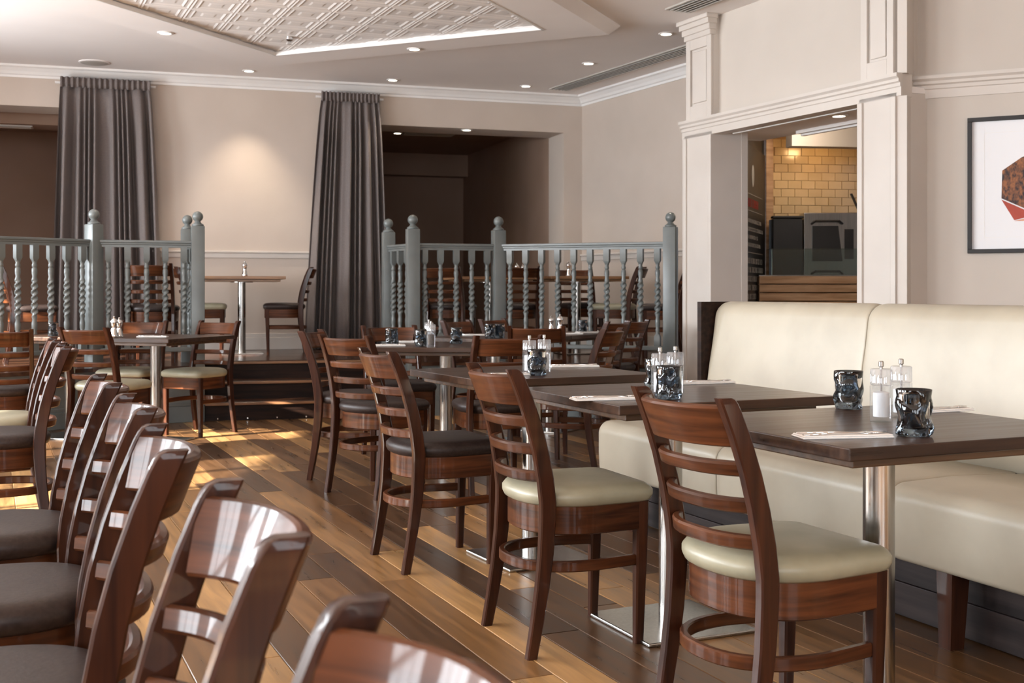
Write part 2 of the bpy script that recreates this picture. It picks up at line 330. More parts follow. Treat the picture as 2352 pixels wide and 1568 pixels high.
rail('trim_3', BW0, BW_A, -1.94, 1.02, 1.46, M['trim']); rail('trim_4', CORNER, RW_A, 0, 2.45, 1.46, M['trim'])
m = MB(); m.rbox(-1.94, 1.02, -0.02, 0, PLAT, PLAT+0.13, 0.005); m.rbox(-1.94, 1.02, -0.012, 0, PLAT+0.13, PLAT+0.17, 0.005)
struct(m.build('baseboard_back', M['trim'], None, BW0, BW_A))
m = MB(); m.box(-0.1, 2.5, 0, 0.2, 0, CEIL); struct(m.build('wall_right_rear', M['wall'], None, CORNER, RW_A))
m = MB(); m.rbox(0, 2.45, -0.02, 0, PLAT, PLAT+0.15, 0.005); struct(m.build('baseboard_right', M['trim'], None, CORNER, RW_A))

# rooms behind the openings (dim)
m = MB()
m.box(3.35, 3.5, 0.5, 4.2, 0, 3.05); m.box(0.2, 3.5, 4.2, 4.35, 0, 3.05); m.box(0.2, 0.35, 0.5, 4.2, 0, 3.05)
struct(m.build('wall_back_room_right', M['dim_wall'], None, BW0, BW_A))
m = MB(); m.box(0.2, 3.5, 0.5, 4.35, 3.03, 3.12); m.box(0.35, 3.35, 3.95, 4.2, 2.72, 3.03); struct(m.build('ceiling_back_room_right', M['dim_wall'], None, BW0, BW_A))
m = MB(); m.box(0.2, 3.5, 0.5, 4.35, PLAT-0.1, PLAT); struct(m.build('floor_back_room_right', M['platform'], None, BW0, BW_A))
m = MB()
m.box(-1.90, -1.75, 0.5, 3.2, 0, 3.05); m.box(-5.2, -1.75, 3.2, 3.35, 0, 3.05); m.box(-5.2, -5.05, 0.5, 3.2, 0, 3.05)
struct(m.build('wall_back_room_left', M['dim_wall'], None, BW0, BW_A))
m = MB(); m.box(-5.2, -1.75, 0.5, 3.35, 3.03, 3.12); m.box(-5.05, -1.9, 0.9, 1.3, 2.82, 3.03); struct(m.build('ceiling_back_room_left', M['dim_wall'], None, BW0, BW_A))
m = MB(); m.box(-5.2, -1.75, 0.5, 3.35, PLAT-0.1, PLAT); struct(m.build('floor_back_room_left', M['platform'], None, BW0, BW_A))

# ------------------------------------------------------------------ walls outside the frame, with the windows that light the room
def wall_with_windows(name, axis, pos, lo, hi, wins, out):
    m = MB(); a, b_ = (pos-0.25, pos) if out < 0 else (pos, pos+0.25)
    def bx(s0, s1, z0, z1):
        if axis == 'y': m.box(a, b_, s0, s1, z0, z1)
        else: m.box(s0, s1, a, b_, z0, z1)
    c = lo
    for w0, w1 in wins:
        bx(c, w0, 0, CEIL); bx(w0, w1, 0, WZ0); bx(w0, w1, WZ1, CEIL); c = w1
    bx(c, hi, 0, CEIL)
    return struct(m.build(name, M['dim_wall']))
wall_with_windows('wall_left', 'y', LEFT_X, REAR_Y, 11.6, [(y-w/2, y+w/2) for y, w in WIN_LEFT], -1)
wall_with_windows('wall_rear', 'x', REAR_Y, LEFT_X, 6.2, [(x-w/2, x+w/2) for x, w in WIN_REAR], -1)
k = 0
for axis, lst in (('y', WIN_LEFT), ('x', WIN_REAR)):
    for c, w in lst:
        k += 1; m = MB()
        def bx(s0, s1, z0, z1, t=0.03):
            if axis == 'y': m.box(LEFT_X-0.12-t, LEFT_X-0.12+t, c+s0, c+s1, z0, z1)
            else: m.box(c+s0, c+s1, REAR_Y-0.12-t, REAR_Y-0.12+t, z0, z1)
        bx(-w/2, -w/2+0.06, WZ0, WZ1); bx(w/2-0.06, w/2, WZ0, WZ1); bx(-w/2, w/2, WZ0, WZ0+0.06); bx(-w/2, w/2, WZ1-0.06, WZ1)
        for q in (-1, 1): bx(q*w/6-0.02, q*w/6+0.02, WZ0, WZ1)
        bx(-w/2, w/2, WZ0+1.35, WZ0+1.41)
        struct(m.build('window_%d' % k, M['white_trim']))
m = MB(); m.box(6.2, 6.4, REAR_Y, 6.2, 0, CEIL); struct(m.build('wall_right', M['wall_pale']))

# ------------------------------------------------------------------ ceiling with dropped diamond bulkhead and pressed panels
m = MB(); m.box(LEFT_X-0.25, 6.4, REAR_Y-0.25, 13.9, CEIL, CEIL+0.12); struct(m.build('ceiling', M['ceiling']))
DROP = 0.085; ZB = CEIL-DROP
c_near = Vector((*W(1250, 68, ZB), 0)); c_far = Vector((*W(632, 128, ZB), 0)); o_far = Vector((*W(640, 150, ZB), 0)); o_r = Vector((*W(1395, 78, ZB), 0))
fx = (c_near-c_far).normalized(); fy = Vector((fx.y, -fx.x, 0))           # fx: along the far edge, fy: towards the camera
side = (c_near-c_far).length
if fy.y > 0: fy = -fy
band = abs((o_far-c_far).dot(fy)); band_r = abs((o_r-c_near).dot(fx))
b0 = c_far; ang = math.atan2(fx.y, fx.x)
def D(x, y): p = b0+fx*x+fy*y; return (p.x, p.y)
i4 = [D(0,0), D(side,0), D(side,side), D(0,side)]
bl = 0.42; o4 = [D(-bl,-band), D(side+band_r,-band), D(side+band_r,side+band), D(-bl,side+band)]
fl = 0.075; t4 = [D(-bl-fl,-band-fl), D(side+band_r+fl,-band-fl), D(side+band_r+fl,side+band+fl), D(-bl-fl,side+band+fl)]
m = MB()
vs_ = [(x,y,ZB) for x,y in i4]+[(x,y,ZB) for x,y in o4]+[(x,y,CEIL-0.012) for x,y in t4]+[(x,y,CEIL+0.01) for x,y in t4]+[(x,y,CEIL+0.01) for x,y in i4]
fs = []
for i in range(4):
    j = (i+1) % 4
    fs += [(i,j,4+j,4+i), (4+i,4+j,8+j,8+i), (8+i,8+j,12+j,12+i), (i,j,16+j,16+i)]
m.add(vs_, fs); bulk = struct(m.build('ceiling_bulkhead', M['ceiling']))
# white bead round the opening of the coffer
m = MB()
for i in range(4):
    a, b_ = Vector((*i4[i], 0)), Vector((*i4[(i+1)%4], 0)); cc = Vector((*D(side/2, side/2), 0))
    d = (b_-a).normalized(); n_ = Vector((-d.y, d.x, 0)); n_ = n_ if n_.dot(cc-a) > 0 else -n_
    m.sweep([a+n_*0.010+Vector((0,0,ZB+0.012)), b_+n_*0.010+Vector((0,0,ZB+0.012))], (0,0,1), 0.022, 0.034)
m.build('coffer_bead', M['white_trim'], bulk)
# pressed panels laid along the room axes, reaching past the coffer edge above the bulkhead
TILE = 0.345; tz = CEIL-0.042
b = MB(); h = TILE/2
def frame_ring(o0, o1, z0, z1): return [(-o0,-o0,z0),(o0,-o0,z0),(o0,o0,z0),(-o0,o0,z0)], [(-o1,-o1,z1),(o1,-o1,z1),(o1,o1,z1),(-o1,o1,z1)]
prof = [(h,0.003),(h,-0.003),(h-0.012,-0.0075),(h-0.026,-0.003),(h-0.042,-0.003),(h-0.054,-0.006),(h-0.070,0.0),(h-0.115,0.0),(h-0.13,-0.003)]
b.rings([[(-o,-o,z),(o,-o,z),(o,o,z),(-o,o,z)] for o, z in prof], cap0=False, smooth=False)
pm = b.mesh('pressed_panel'); pm.materials.append(M['tin'])
pc = Vector((*D(side/2, side/2), 0)); uc, vc = pc.dot(U), pc.dot(V)
for i in range(-7, 8):
    for j in range(-7, 8):
        p = U*(uc+i*TILE)+V*(vc+j*TILE); q = p-b0; x, y = q.dot(fx), q.dot(fy); e = 0.20
        if -e < x < side+e and -e < y < side+e:
            put('pressed_panel', pm, bulk, (p.x, p.y, tz), A)
b = MB(); b.lathe([(0.03,tz),(0.03,tz-0.03),(0.012,tz-0.045),(0.02,tz-0.07)], 12); x, y = W(665, 97, tz-0.05)
tag(b.build('ceiling_sprinkler', M['chrome'], None, (x, y, 0)), 'small sprinkler head on the pressed white ceiling panels', 'sprinkler')

def downlight(px, py, z, lab, e=9.0, spot=80, r=0.045, warm=(1.0,0.84,0.66), lamp=True):
    x, y = W(px, py, z); t = thing('downlight', lab, 'light', (x, y, z), 0, 'recessed ceiling downlights')
    b = MB(); b.rings([[(q*math.cos(2*PI*i/24), q*math.sin(2*PI*i/24), zz) for i in range(24)] for q, zz in ((r*1.45,0.0),(r*1.45,-0.004),(r*1.3,-0.009),(r*1.02,-0.009),(r*1.0,-0.004))], False, False); b.build('trim_ring', M['white_trim'], t)
    b = MB(); b.lathe([(r,-0.004),(r*0.9,-0.0055)], 20); b.build('lens', M['lamp'], t)
    if lamp:
        l = bpy.data.lights.new('downlight_lamp', 'SPOT'); l.energy = e; l.spot_size = R(spot); l.spot_blend = 0.75; l.color = warm; l.shadow_soft_size = 0.04
        o = bpy.data.objects.new('downlight_lamp', l); COL.objects.link(o); o.parent = t; o.location = (0,0,-0.02)
    return t
downlight(380, 75, ZB, 'round ceiling downlight beside the long left edge of the white coffer', 30)
downlight(952, 112, ZB, 'round downlight in the ceiling border below the bright coffer edge', 30)
downlight(572, 162, CEIL, 'round ceiling downlight above the bare wall between the two curtains', 95)
downlight(902, 183, CEIL, 'round ceiling downlight just right of the right curtain', 45)
downlight(1208, 197, CEIL, 'round ceiling downlight above the right end of the wide doorway', 45)
downlight(1352, 145, CEIL, 'round ceiling downlight left of the long slot vent', 40)
downlight(1530, 77, CEIL, 'round ceiling downlight nearest the panelled pilaster', 40)
downlight(913, 305, 3.03, 'small downlight in the dim room behind the wide doorway', 22, 120)
downlight(1072, 298, 2.85, 'small downlight under the lintel of the wide doorway', 10)
b = MB(); b.lathe([(0.13,0),(0.13,-0.008),(0.115,-0.014),(0.02,-0.016)], 28); x, y = W(217, 143, CEIL)
t = thing('ceiling_speaker', 'flat round speaker grille in the ceiling above the left curtain', 'speaker', (x, y, CEIL)); b.build('grille', M['vent'], t)
b = MB(); b.rings([[(q*math.cos(2*PI*i/28), q*math.sin(2*PI*i/28), zz) for i in range(28)] for q, zz in ((0.145,0),(0.145,-0.006),(0.13,-0.01))], False, False); b.build('rim', M['ceiling'], t)
def slot_vent(lab, p0, p1, w, n, z=None):
    z = CEIL if z is None else z; a, b_ = Vector((*p0, z)), Vector((*p1, z)); d = b_-a; L = d.length
    t = thing('slot_vent', lab, 'vent', a, math.atan2(d.y, d.x))
    b = MB(); b.box(0, L, -w/2, w/2, -0.004, 0.0); b.build('backing', M['black'], t)
    b = MB(); b.box(-0.02, L+0.02, -w/2-0.02, -w/2, -0.012, 0); b.box(-0.02, L+0.02, w/2, w/2+0.02, -0.012, 0); b.box(-0.02,0,-w/2,w/2,-0.012,0); b.box(L,L+0.02,-w/2,w/2,-0.012,0); b.build('frame', M['vent'], t)
    for i in range(n):
        y = -w/2+w*(i+0.5)/n; b = MB(); b.sweep([(0,y,-0.010),(L,y,-0.010)], (0,0.5,0.8), 0.006, w/n*0.55); b.build('slat', M['vent'], t)
p = W(1285, 204, CEIL); slot_vent('long slot vent in the ceiling running beside the right wall cornice', p, (p[0]+RW_D.x*3.2, p[1]+RW_D.y*3.2), 0.20, 5)
p = W(1560, 22, CEIL); slot_vent('slot vent in the ceiling beside the panelled pilaster capital', p, (p[0]+ED.x*2.6, p[1]+ED.y*2.6), 0.20, 5)

p = BW(1.95, 1.9); q = BW(2.55, 1.9); slot_vent('short slot vent in the ceiling of the dim room behind the wide doorway', (p.x, p.y), (q.x, q.y), 0.14, 4, 3.03)
p = BW(-3.2, 1.1); q = BW(-2.3, 1.1); slot_vent('short slot vent in the ceiling behind the far left doorway', (p.x, p.y), (q.x, q.y), 0.14, 4, 2.82)

# ------------------------------------------------------------------ serving hatch block on the right: pilasters, entablature, upper wall
HEAD, ENT = 2.318, 2.462
m = MB()
m.box(0.03, 2.34, 0.06, 0.76, HEAD+0.06, CEIL)
struct(m.build('wall_hatch', M['wall_pale'], None, E0, E_A))
def moulding(name, p, ang, x0, x1, dy=0.0):
    prof = [(0.0,0.0),(0.012,0.0),(0.012,0.055),(0.020,0.060),(0.020,0.082),(0.034,0.090),(0.034,0.108),(0.050,0.122),(0.050,0.144),(0.0,0.144)]
    m = MB(); m.rings([[(x, dy-a, HEAD+b_) for a, b_ in prof] for x in (x0, x1)], smooth=False); return struct(m.build(name, M['trim'], None, p, ang))
m = MB(); m.box(-0.02, 2.40, 0.0, 0.10, HEAD, ENT); struct(m.build('trim_5', M['trim'], None, E0, E_A))
moulding('trim_6', E0, E_A, -0.05, 2.42)
# lower pilasters
for i, (a, b_) in enumerate(((-0.02, 0.375), (2.035, 2.385))):
    m = MB(); m.rbox(a, b_, -0.012, 0.31, 0.0, HEAD+0.03, 0.006); m.rbox(a+0.0, a+0.045, -0.03, 0.0, 0.0, HEAD-0.0, 0.005); m.rbox(b_-0.045, b_, -0.03, 0.0, 0.0, HEAD, 0.005); m.rbox(a-0.01, b_+0.01, -0.045, 0.0, 0.0, 0.18, 0.005)
    struct(m.build('trim_%d' % (7+i), M['trim'], None, E0, E_A))
# upper pilasters: stiles and rails round a sunk panel, capital above
for i, (a, b_) in enumerate(((0.02, 0.37), (2.06, 2.36))):
    m = MB(); z0, z1 = ENT, CEIL; s = 0.06
    m.box(a, b_, 0.0, 0.07, z0, z1)
    m.rbox(a, a+s, -0.022, 0.0, z0, z1, 0.004); m.rbox(b_-s, b_, -0.022, 0.0, z0, z1, 0.004); m.rbox(a+s, b_-s, -0.022, 0.0, z0, z0+0.11, 0.004); m.rbox(a+s, b_-s, -0.022, 0.0, z1-0.24, z1, 0.004)
    m.rbox(a+s+0.02, b_-s-0.02, -0.012, 0.0, z0+0.13, z1-0.26, 0.008)
    for q, (zz, ov) in enumerate(((CEIL-0.16, 0.015), (CEIL-0.12, 0.03), (CEIL-0.075, 0.05), (CEIL-0.035, 0.07))):
        m.rbox(a-ov*0.6, b_+ov*0.6, -0.022-ov, 0.02, zz, zz+0.05 if q < 3 else CEIL, 0.006)
    struct(m.build('trim_%d' % (9+i), M['trim'], None, E0, E_A))
# reveal, soffit strips and beam of the hatch
m = MB(); m.box(-0.02, 2.385, 0.10, 0.76, HEAD+0.03, HEAD+0.07); struct(m.build('ceiling_hatch_soffit', M['ceiling'], None, E0, E_A))
m = MB(); m.rbox(0.46, 2.035, 0.12, 0.15, HEAD-0.004, HEAD+0.032, 0.004); struct(m.build('trim_11', M['white_trim'], None, E0, E_A))
m = MB(); m.rbox(0.62, 2.035, 0.62, 0.66, HEAD+0.005, HEAD+0.032, 0.004); m.rbox(0.62, 2.035, 0.67, 0.71, HEAD-0.008, HEAD+0.032, 0.004); struct(m.build('trim_12', M['white_trim'], None, E0, E_A))
m = MB(); m.rbox(0.335, 0.378, 0.27, 0.335, 0.0, HEAD+0.03, 0.004); struct(m.build('trim_13', M['trim'], None, E0, E_A))
p = E0+ED*1.42+EN*0.36
downlight(CX+F*p.x/p.y, Y0-(HEAD+0.03-H)*F/p.y, HEAD+0.03, 'single downlight under the soffit of the kitchen hatch', 45)

# ------------------------------------------------------------------ picture wall on the right
m = MB(); m.box(-0.05, 4.4, 0.0, 0.2, 0.0, CEIL); struct(m.build('wall_picture', M['wall_pale'], None, AW0, AW_A))
moulding('trim_14', AW0, AW_A, -0.10, 4.4)
ret0 = E0+ED*2.385-EN*0.01; d = AW0-ret0
m = MB(); m.box(0, d.length, -0.06, 0.0, 0.0, HEAD); m.box(0, d.length, -0.06, 0.0, ENT, CEIL); struct(m.build('wall_return', M['trim'], None, ret0, math.atan2(d.y, d.x)))
m = MB(); m.rbox(0, 4.4, -0.02, 0, 0, 0.17, 0.005); struct(m.build('baseboard_picture', M['trim'], None, AW0, AW_A))
pt = 0.382; pz0, pz1, pw = 1.310, 2.172, 0.86
art = thing('framed_print', 'black framed abstract print of a rust textured polygon with red facets', 'picture', AW0+AWD*pt+Vector((0,0,pz0)), AW_A)
ph = pz1-pz0; fw = 0.026
b = MB(); b.rbox(0, pw, -0.034, 0, 0, fw, 0.002); b.rbox(0, pw, -0.034, 0, ph-fw, ph, 0.002); b.rbox(0, fw, -0.034, 0, fw, ph-fw, 0.002); b.rbox(pw-fw, pw, -0.034, 0, fw, ph-fw, 0.002); b.build('frame', M['black'], art)
b = MB(); b.box(fw, pw-fw, -0.012, -0.002, fw, ph-fw); b.build('mount', M['paper'], art)
b = MB(); mi = 0.098; g = 0.003
for x0, x1, z0, z1 in ((mi,mi+g,mi,ph-mi),(pw-mi-g,pw-mi,mi,ph-mi),(mi,pw-mi,mi,mi+g),(mi,pw-mi,ph-mi-g,ph-mi)): b.box(x0, x1, -0.0135, -0.011, z0, z1)
b.build('mount_bevel', M['white_trim'], art)
def flat(poly, y, name, mt):
    b = MB(); n = len(poly); b.add([(x, y, z) for x, z in poly]+[(x, y+0.002, z) for x, z in poly], [list(range(n)), list(range(n,2*n))[::-1]]+[(i,(i+1)%n,(i+1)%n+n,i+n) for i in range(n)]); return b.build(name, mt, art)
flat([(0.200,0.345),(0.205,0.52),(0.32,0.60),(0.43,0.63),(0.60,0.575),(0.675,0.42),(0.60,0.27),(0.40,0.245)], -0.0145, 'print_face', M['rust'])
flat([(0.200,0.337),(0.40,0.235),(0.275,0.205)], -0.0145, 'print_facet', M['red'])
flat([(0.275,0.200),(0.40,0.230),(0.60,0.262),(0.54,0.195)], -0.0145, 'print_facet', M['copper'])

# ------------------------------------------------------------------ kitchen seen through the hatch
TW_A = R(8.0); TW0 = Vector((*K(1757, 11.35), 0))
kw = struct((lambda b: (b.box(0.0, 3.2, 0.02, 0.2, 0, 3.0), b.build('wall_kitchen', M['grout'], None, TW0, TW_A))[1])(MB()))
b = MB(); tw, th = 0.137, 0.080; b.rbox(-tw/2+0.002, tw/2-0.002, -0.004, 0.02, -th/2+0.0015, th/2-0.0015, 0.002, 1); tm = b.mesh('tile'); tm.materials.append(M['tile'])
for r in range(17):
    for c in range(12):
        put('tile', tm, kw, (0.10+(c+(0.5 if r % 2 else 0))*tw, 0.016, 1.22+r*th))
m = MB(); m.rbox(0.0, 0.075, -0.03, 0.03, 0, 2.55, 0.005); struct(m.build('trim_15', M['pine'], None, TW0, TW_A))
mb_d = Vector((-0.36, -0.933, 0)); mb_a = math.atan2(mb_d.y, mb_d.x)
m = MB(); m.box(0.0, 1.35, -0.1, -0.012, 0, 3.0); struct(m.build('wall_menu', M['black'], None, TW0, mb_a))
menu = thing('menu_board', 'tall black menu board with red heading and white chalk lines beside the tiled wall', 'menu board', TW0+mb_d*0.06+Vector((0,0,0.75)), mb_a)
b = MB(); b.rbox(0.0, 1.05, -0.012, 0.012, 0, 1.62, 0.003); b.build('panel', M['black'], menu)
M['chalk'] = mat('chalk_white', (0.22,0.20,0.18), 0.8); M['chalk_red'] = mat('chalk_red', (0.22,0.02,0.014), 0.7)
def glyph_row(x0, x1, z, h, mt, name, seed):
    rr = random.Random(seed); b = MB(); x = x0
    while x < x1-0.03:
        w = rr.uniform(0.028, 0.045)
        if rr.random() < 0.13: x += 0.03; continue
        s = 0.008; k = rr.randrange(4)
        b.box(x, x+s, 0.0, 0.0145, z, z+h)
        if k != 1: b.box(x+w-s, x+w, 0.0, 0.0145, z, z+h)
        if k in (0, 1, 2): b.box(x, x+w, 0.0, 0.0145, z+h-s, z+h)
        if k in (1, 2): b.box(x, x+w, 0.0, 0.0145, z, z+s)
        if k in (0, 3): b.box(x, x+w, 0.0, 0.0145, z+h*0.45, z+h*0.45+s)
        x += w+0.012
    b.build(name, mt, menu)
b = MB(); b.lathe([(0.05,0),(0.05,0.014)], 20); o = b.build('emblem', M['chalk'], menu, (0.70, 0.0, 1.36)); o.rotation_euler = (-PI/2, 0, 0); o.scale = (1.2, 2.0, 1)
for s, (x0, z, h, mt) in enumerate(((0.42,1.07,0.075,'chalk_red'),(0.22,0.93,0.035,'chalk'),(0.16,0.855,0.035,'chalk'),(0.45,0.785,0.035,'chalk'),(0.30,0.715,0.035,'chalk'),
                                    (0.20,0.565,0.05,'chalk'),(0.15,0.485,0.05,'chalk'),(0.11,0.405,0.05,'chalk'),(0.10,0.325,0.05,'chalk'),(0.12,0.245,0.05,'chalk'),(0.36,0.175,0.05,'chalk'),(0.30,0.10,0.045,'chalk_red'))):
    glyph_row(x0, 1.02, z, h, M[mt], 'lettering', s+3)
for z in (1.185, 1.035, 0.66): b = MB(); b.box(0.18, 1.02, 0, 0.014, z, z+0.006); b.build('rule_line', M['chalk'], menu)
# timber slat counter and glass screen
CT0 = Vector((*K(1744, 10.75), 0)); ct = thing('slat_counter', 'pale timber slat counter front in the kitchen hatch', 'counter', CT0, R(-1))
for i in range(9):
    b = MB(); b.rbox(0, 1.45, 0, 0.022, 1.205-0.078*(i+1)+0.010, 1.205-0.078*i, 0.003); b.build('slat', M['pine'], ct)
b = MB(); b.rbox(-0.005, 1.45, 0, 0.27, 1.203, 1.216, 0.003); b.build('counter_top', M['steel'], ct)
b = MB(); b.box(0.0, 0.03, 0.022, 0.26, 0.0, 1.2); b.box(1.42, 1.45, 0.022, 0.26, 0.0, 1.2); b.box(0.0, 1.45, 0.24, 0.26, 0.0, 1.2); b.build('carcass', M['pine'], ct)
gs = thing('glass_screen', 'low clear glass sneeze screen standing on the timber slat counter', 'glass screen', CT0+Vector((0.12,0.05,1.216)), R(-1))
b = MB(); b.rbox(0, 1.28, 0, 0.008, 0.0, 0.235, 0.001); b.build('front_pane', M['glass_pane'], gs)
b = MB(); b.rbox(0, 1.28, 0, 0.20, 0.236, 0.244, 0.001); b.build('top_pane', M['glass_pane'], gs)
for x in (0.01, 1.25): b = MB(); b.tube([(x,0.02,0),(x,0.02,0.236)], 0.007, 8); b.build('stanchion', M['chrome'], gs)
# ovens
ov = thing('oven', 'steel fronted pizza oven with black door and red digits above the counter', 'oven', (*K(1847, 11.05), 0.85), R(-2))
b = MB(); b.rbox(0, 0.62, 0.0, 0.22, 0.0, 0.955, 0.006); b.build('body', M['steel'], ov)
for q, z in enumerate((0.50, 0.03)):
    b = MB(); b.add([(0.075,-0.012,z),(0.355,-0.012,z),(0.315,-0.012,z+0.33),(0.075,-0.012,z+0.33),(0.075,0.0,z),(0.355,0.0,z),(0.315,0.0,z+0.33),(0.075,0.0,z+0.33)],[(3,2,1,0),(4,5,6,7),(0,1,5,4),(1,2,6,5),(2,3,7,6),(3,0,4,7)])
    dr = b.build('door', M['black'], ov)
    b = MB(); b.tube([(0.07,-0.01,z+0.35),(0.10,-0.045,z+0.375),(0.32,-0.045,z+0.375),(0.355,-0.01,z+0.35)], 0.010, 8); b.build('handle', M['black'], dr)
    b = MB(); b.rbox(0.375, 0.460, -0.006, 0.0, z+0.02, z+0.30, 0.002); cp = b.build('control_panel', M['black'], ov)
    b = MB(); zz = z+0.245 if q else z+0.18
    for x in (0.398, 0.413, 0.428): b.box(x, x+0.007, -0.009, -0.004, zz-0.12*0, zz+0.03)
    for x in (0.403, 0.420): b.box(x, x+0.006, -0.009, -0.004, zz-0.15, zz-0.12)
    b.build('digits', M['digit'] if q else M['black'], cp)
ob = thing('oven_cabinet', 'black oven cabinet left of the steel fronted oven', 'oven', (*K(1776, 11.05), 0.85), R(-2))
b = MB(); b.rbox(0, 0.275, 0.0, 0.22, 0.0, 0.90, 0.006); b.build('body', M['black'], ob)
b = MB(); b.rbox(-0.005, 0.28, -0.012, 0.1, 0.905, 0.925, 0.004); b.build('top_lip', M['black'], ob)
pe = thing('pizza_peel', 'dark peel handle leaning behind the steel fronted oven', 'peel', (*K(1968, 11.12), 1.806), 0)
b = MB(); b.sweep([(0.03,0.0,0.0),(-0.025,0.10,0.19)], (0,-1,0.3), 0.022, 0.012); b.build('handle', M['black'], pe)
m = MB(); m.box(-0.30, 2.9, -1.25, 0.2, 2.62, 2.72); kce = struct(m.build('ceiling_kitchen', M['ceiling'], None, TW0, TW_A))
m = MB(); m.box(0.03, 2.2, -0.62, -0.47, 2.395, 2.62); struct(m.build('trim_16', M['wall_pale'], None, TW0, TW_A))
m = MB(); m.box(2.9, 3.1, -4.0, 0.2, 0, CEIL); struct(m.build('wall_kitchen_right', M['wall_pale'], None, TW0, TW_A))
def lamp(name, loc, e, col, r=0.06):
    l = bpy.data.lights.new(name, 'POINT'); l.energy = e; l.color = col; l.shadow_soft_size = r; o = bpy.data.objects.new(name, l); COL.objects.link(o); o.location = loc; return o
def unseen_kitchen_lamp(px, d, z, prof, mt, e, col, bz):
    p = Matrix.Rotation(-TW_A, 3, 'Z') @ (Vector((*K(px, d), 0))-TW0)
    b = MB(); b.lathe(prof, 20); b.build('unseen_lamp', mt, kce, (p.x, p.y, z))
    l = lamp('unseen_bulb', (p.x, p.y, z+bz), e, col); l.parent = kce
unseen_kitchen_lamp(1850, 10.30, 2.618, [(0.12,0.0),(0.12,-0.02),(0.10,-0.03)], M['white_trim'], 17, (1.0,0.84,0.66), -0.09)  # unseen lamp added to brighten the beam and the counter slats
unseen_kitchen_lamp(1900, 11.0, 2.60, [(0.03,0.0),(0.03,-0.04),(0.08,-0.12),(0.06,-0.06)], M['steel'], 5.5, (1.0,0.62,0.28), -0.13)  # unseen warm lamp hidden behind the beam to light the tiles

# ------------------------------------------------------------------ balustrades
RAIL_T = 1.480; BOT = 0.575
def twist_mesh(z0, z1):
    "turned baluster with square block ends and a barley twist shaft"
    b = MB(); q = 0.0245; hb = 0.125
    zt = z1-hb; zb = z0+0.10
    for a, c in ((zt, z1), (z0, zb)):
        e = 0.022; rr_ = [(0.014,a),(q,a+e),(q,c)] if c == z1 else [(q,a),(q,c-e),(0.014,c)]
        b.rings([[(-w,-w,z),(w,-w,z),(w,w,z),(-w,w,z)] for w, z in rr_], smooth=False)
    n = 12; L = zt-zb; rs = []; prof = []
    for s, r in ((0.0,0.020),(0.015,0.014),(0.025,0.019),(0.04,0.019),(0.05,0.014),(0.07,0.020),(0.11,0.021),(0.14,0.015)): prof.append((zb+s*1.0, r, 0))
    za, zc = zb+0.16, zt-0.14
    for i in range(73): prof.append((za+(zc-za)*i/72, 0.0205, min(1, i/5, (72-i)/5)))
    for s, r in ((0.12,0.015),(0.09,0.021),(0.06,0.020),(0.05,0.014),(0.04,0.019),(0.028,0.019),(0.018,0.014),(0.0,0.020)): prof.append((zt-s, r, 0))
    for z, r, tw in prof:
        ph = (z-za)/(zc-za)*2*PI*((zc-za)/0.098)
        rs.append([((r+tw*0.0062*math.cos(2*(2*PI*i/n-ph)))*math.cos(2*PI*i/n), (r+tw*0.0062*math.cos(2*(2*PI*i/n-ph)))*math.sin(2*PI*i/n), z) for i in range(n)])
    b.rings(rs); me = b.mesh('baluster'); me.materials.append(M['grey_paint']); me.set_sharp_from_angle(angle=R(50)); return me
BALM = twist_mesh(BOT+0.035, RAIL_T-0.055)
def post_mesh(z0, name):
    b = MB(); q = 0.053; b.rbox(-q, q, -q, q, z0, 1.602, 0.006); me = b.mesh(name); me.materials.append(M['grey_paint']); me.set_sharp_from_angle(angle=R(38)); return me
POST_P = post_mesh(PLAT-0.02, 'newel_post'); POST_F = post_mesh(0.0, 'newel_post')
b = MB(); pr = [(0.046,1.600),(0.050,1.608),(0.046,1.617),(0.036,1.622),(0.026,1.632),(0.022,1.642)]+[(0.0435*math.sin(t*PI/12), 1.680-0.0435*math.cos(t*PI/12)) for t in range(2,12)]+[(0.004,1.7235)]
b.lathe(pr, 24); FIN = b.mesh('ball_finial'); FIN.materials.append(M['grey_paint'])
def balustrade(label, posts, rots, counts, floor_posts, skip_first=False):
    base = posts[0]; t = thing('balustrade', label, 'balustrade', (base.x, base.y, PLAT))
    o3 = Vector((base.x, base.y, PLAT))
    for i, p in enumerate(posts):
        if skip_first and i == 0: continue
        po = put('newel_post', POST_F if i in floor_posts else POST_P, t, p-Vector((base.x, base.y, PLAT))+Vector((0,0,0)), rots[i])
        po['label'] = 'square grey newel post with ball finial'
        put('ball_finial', FIN, po)
    for i, n in enumerate(counts):
        a, b_ = posts[i], posts[i+1]; d = b_-a; L = d.length; an = math.atan2(d.y, d.x); e = 0.045
        b = MB()
        prof = [(-0.034,-0.018),(-0.034,-0.004),(-0.022,0.0),(0.022,0.0),(0.034,-0.004),(0.034,-0.018),(0.026,-0.026),(0.026,-0.034),(0.020,-0.040),(0.020,-0.058),(-0.020,-0.058),(-0.020,-0.040),(-0.026,-0.034),(-0.026,-0.026)]
        b.rings([[(x, y, RAIL_T+z-PLAT) for y, z in prof] for x in (e, L-e)], smooth=False); b.build('handrail', M['grey_paint'], t, a-base, an)
        b = MB(); b.rbox(e, L-e, -0.03, 0.03, BOT-PLAT, BOT+0.036-PLAT, 0.006); b.build('bottom_rail', M['grey_paint'], t, a-base, an)
        for k in range(n):
            p = a+d*((k+0.75)/(n+0.5)); put('baluster', BALM, t, p-o3, an)
an1 = math.atan2((PL[2]-PL[1]).y, (PL[2]-PL[1]).x); an0 = math.atan2((PL[1]-PL[0]).y, (PL[1]-PL[0]).x)
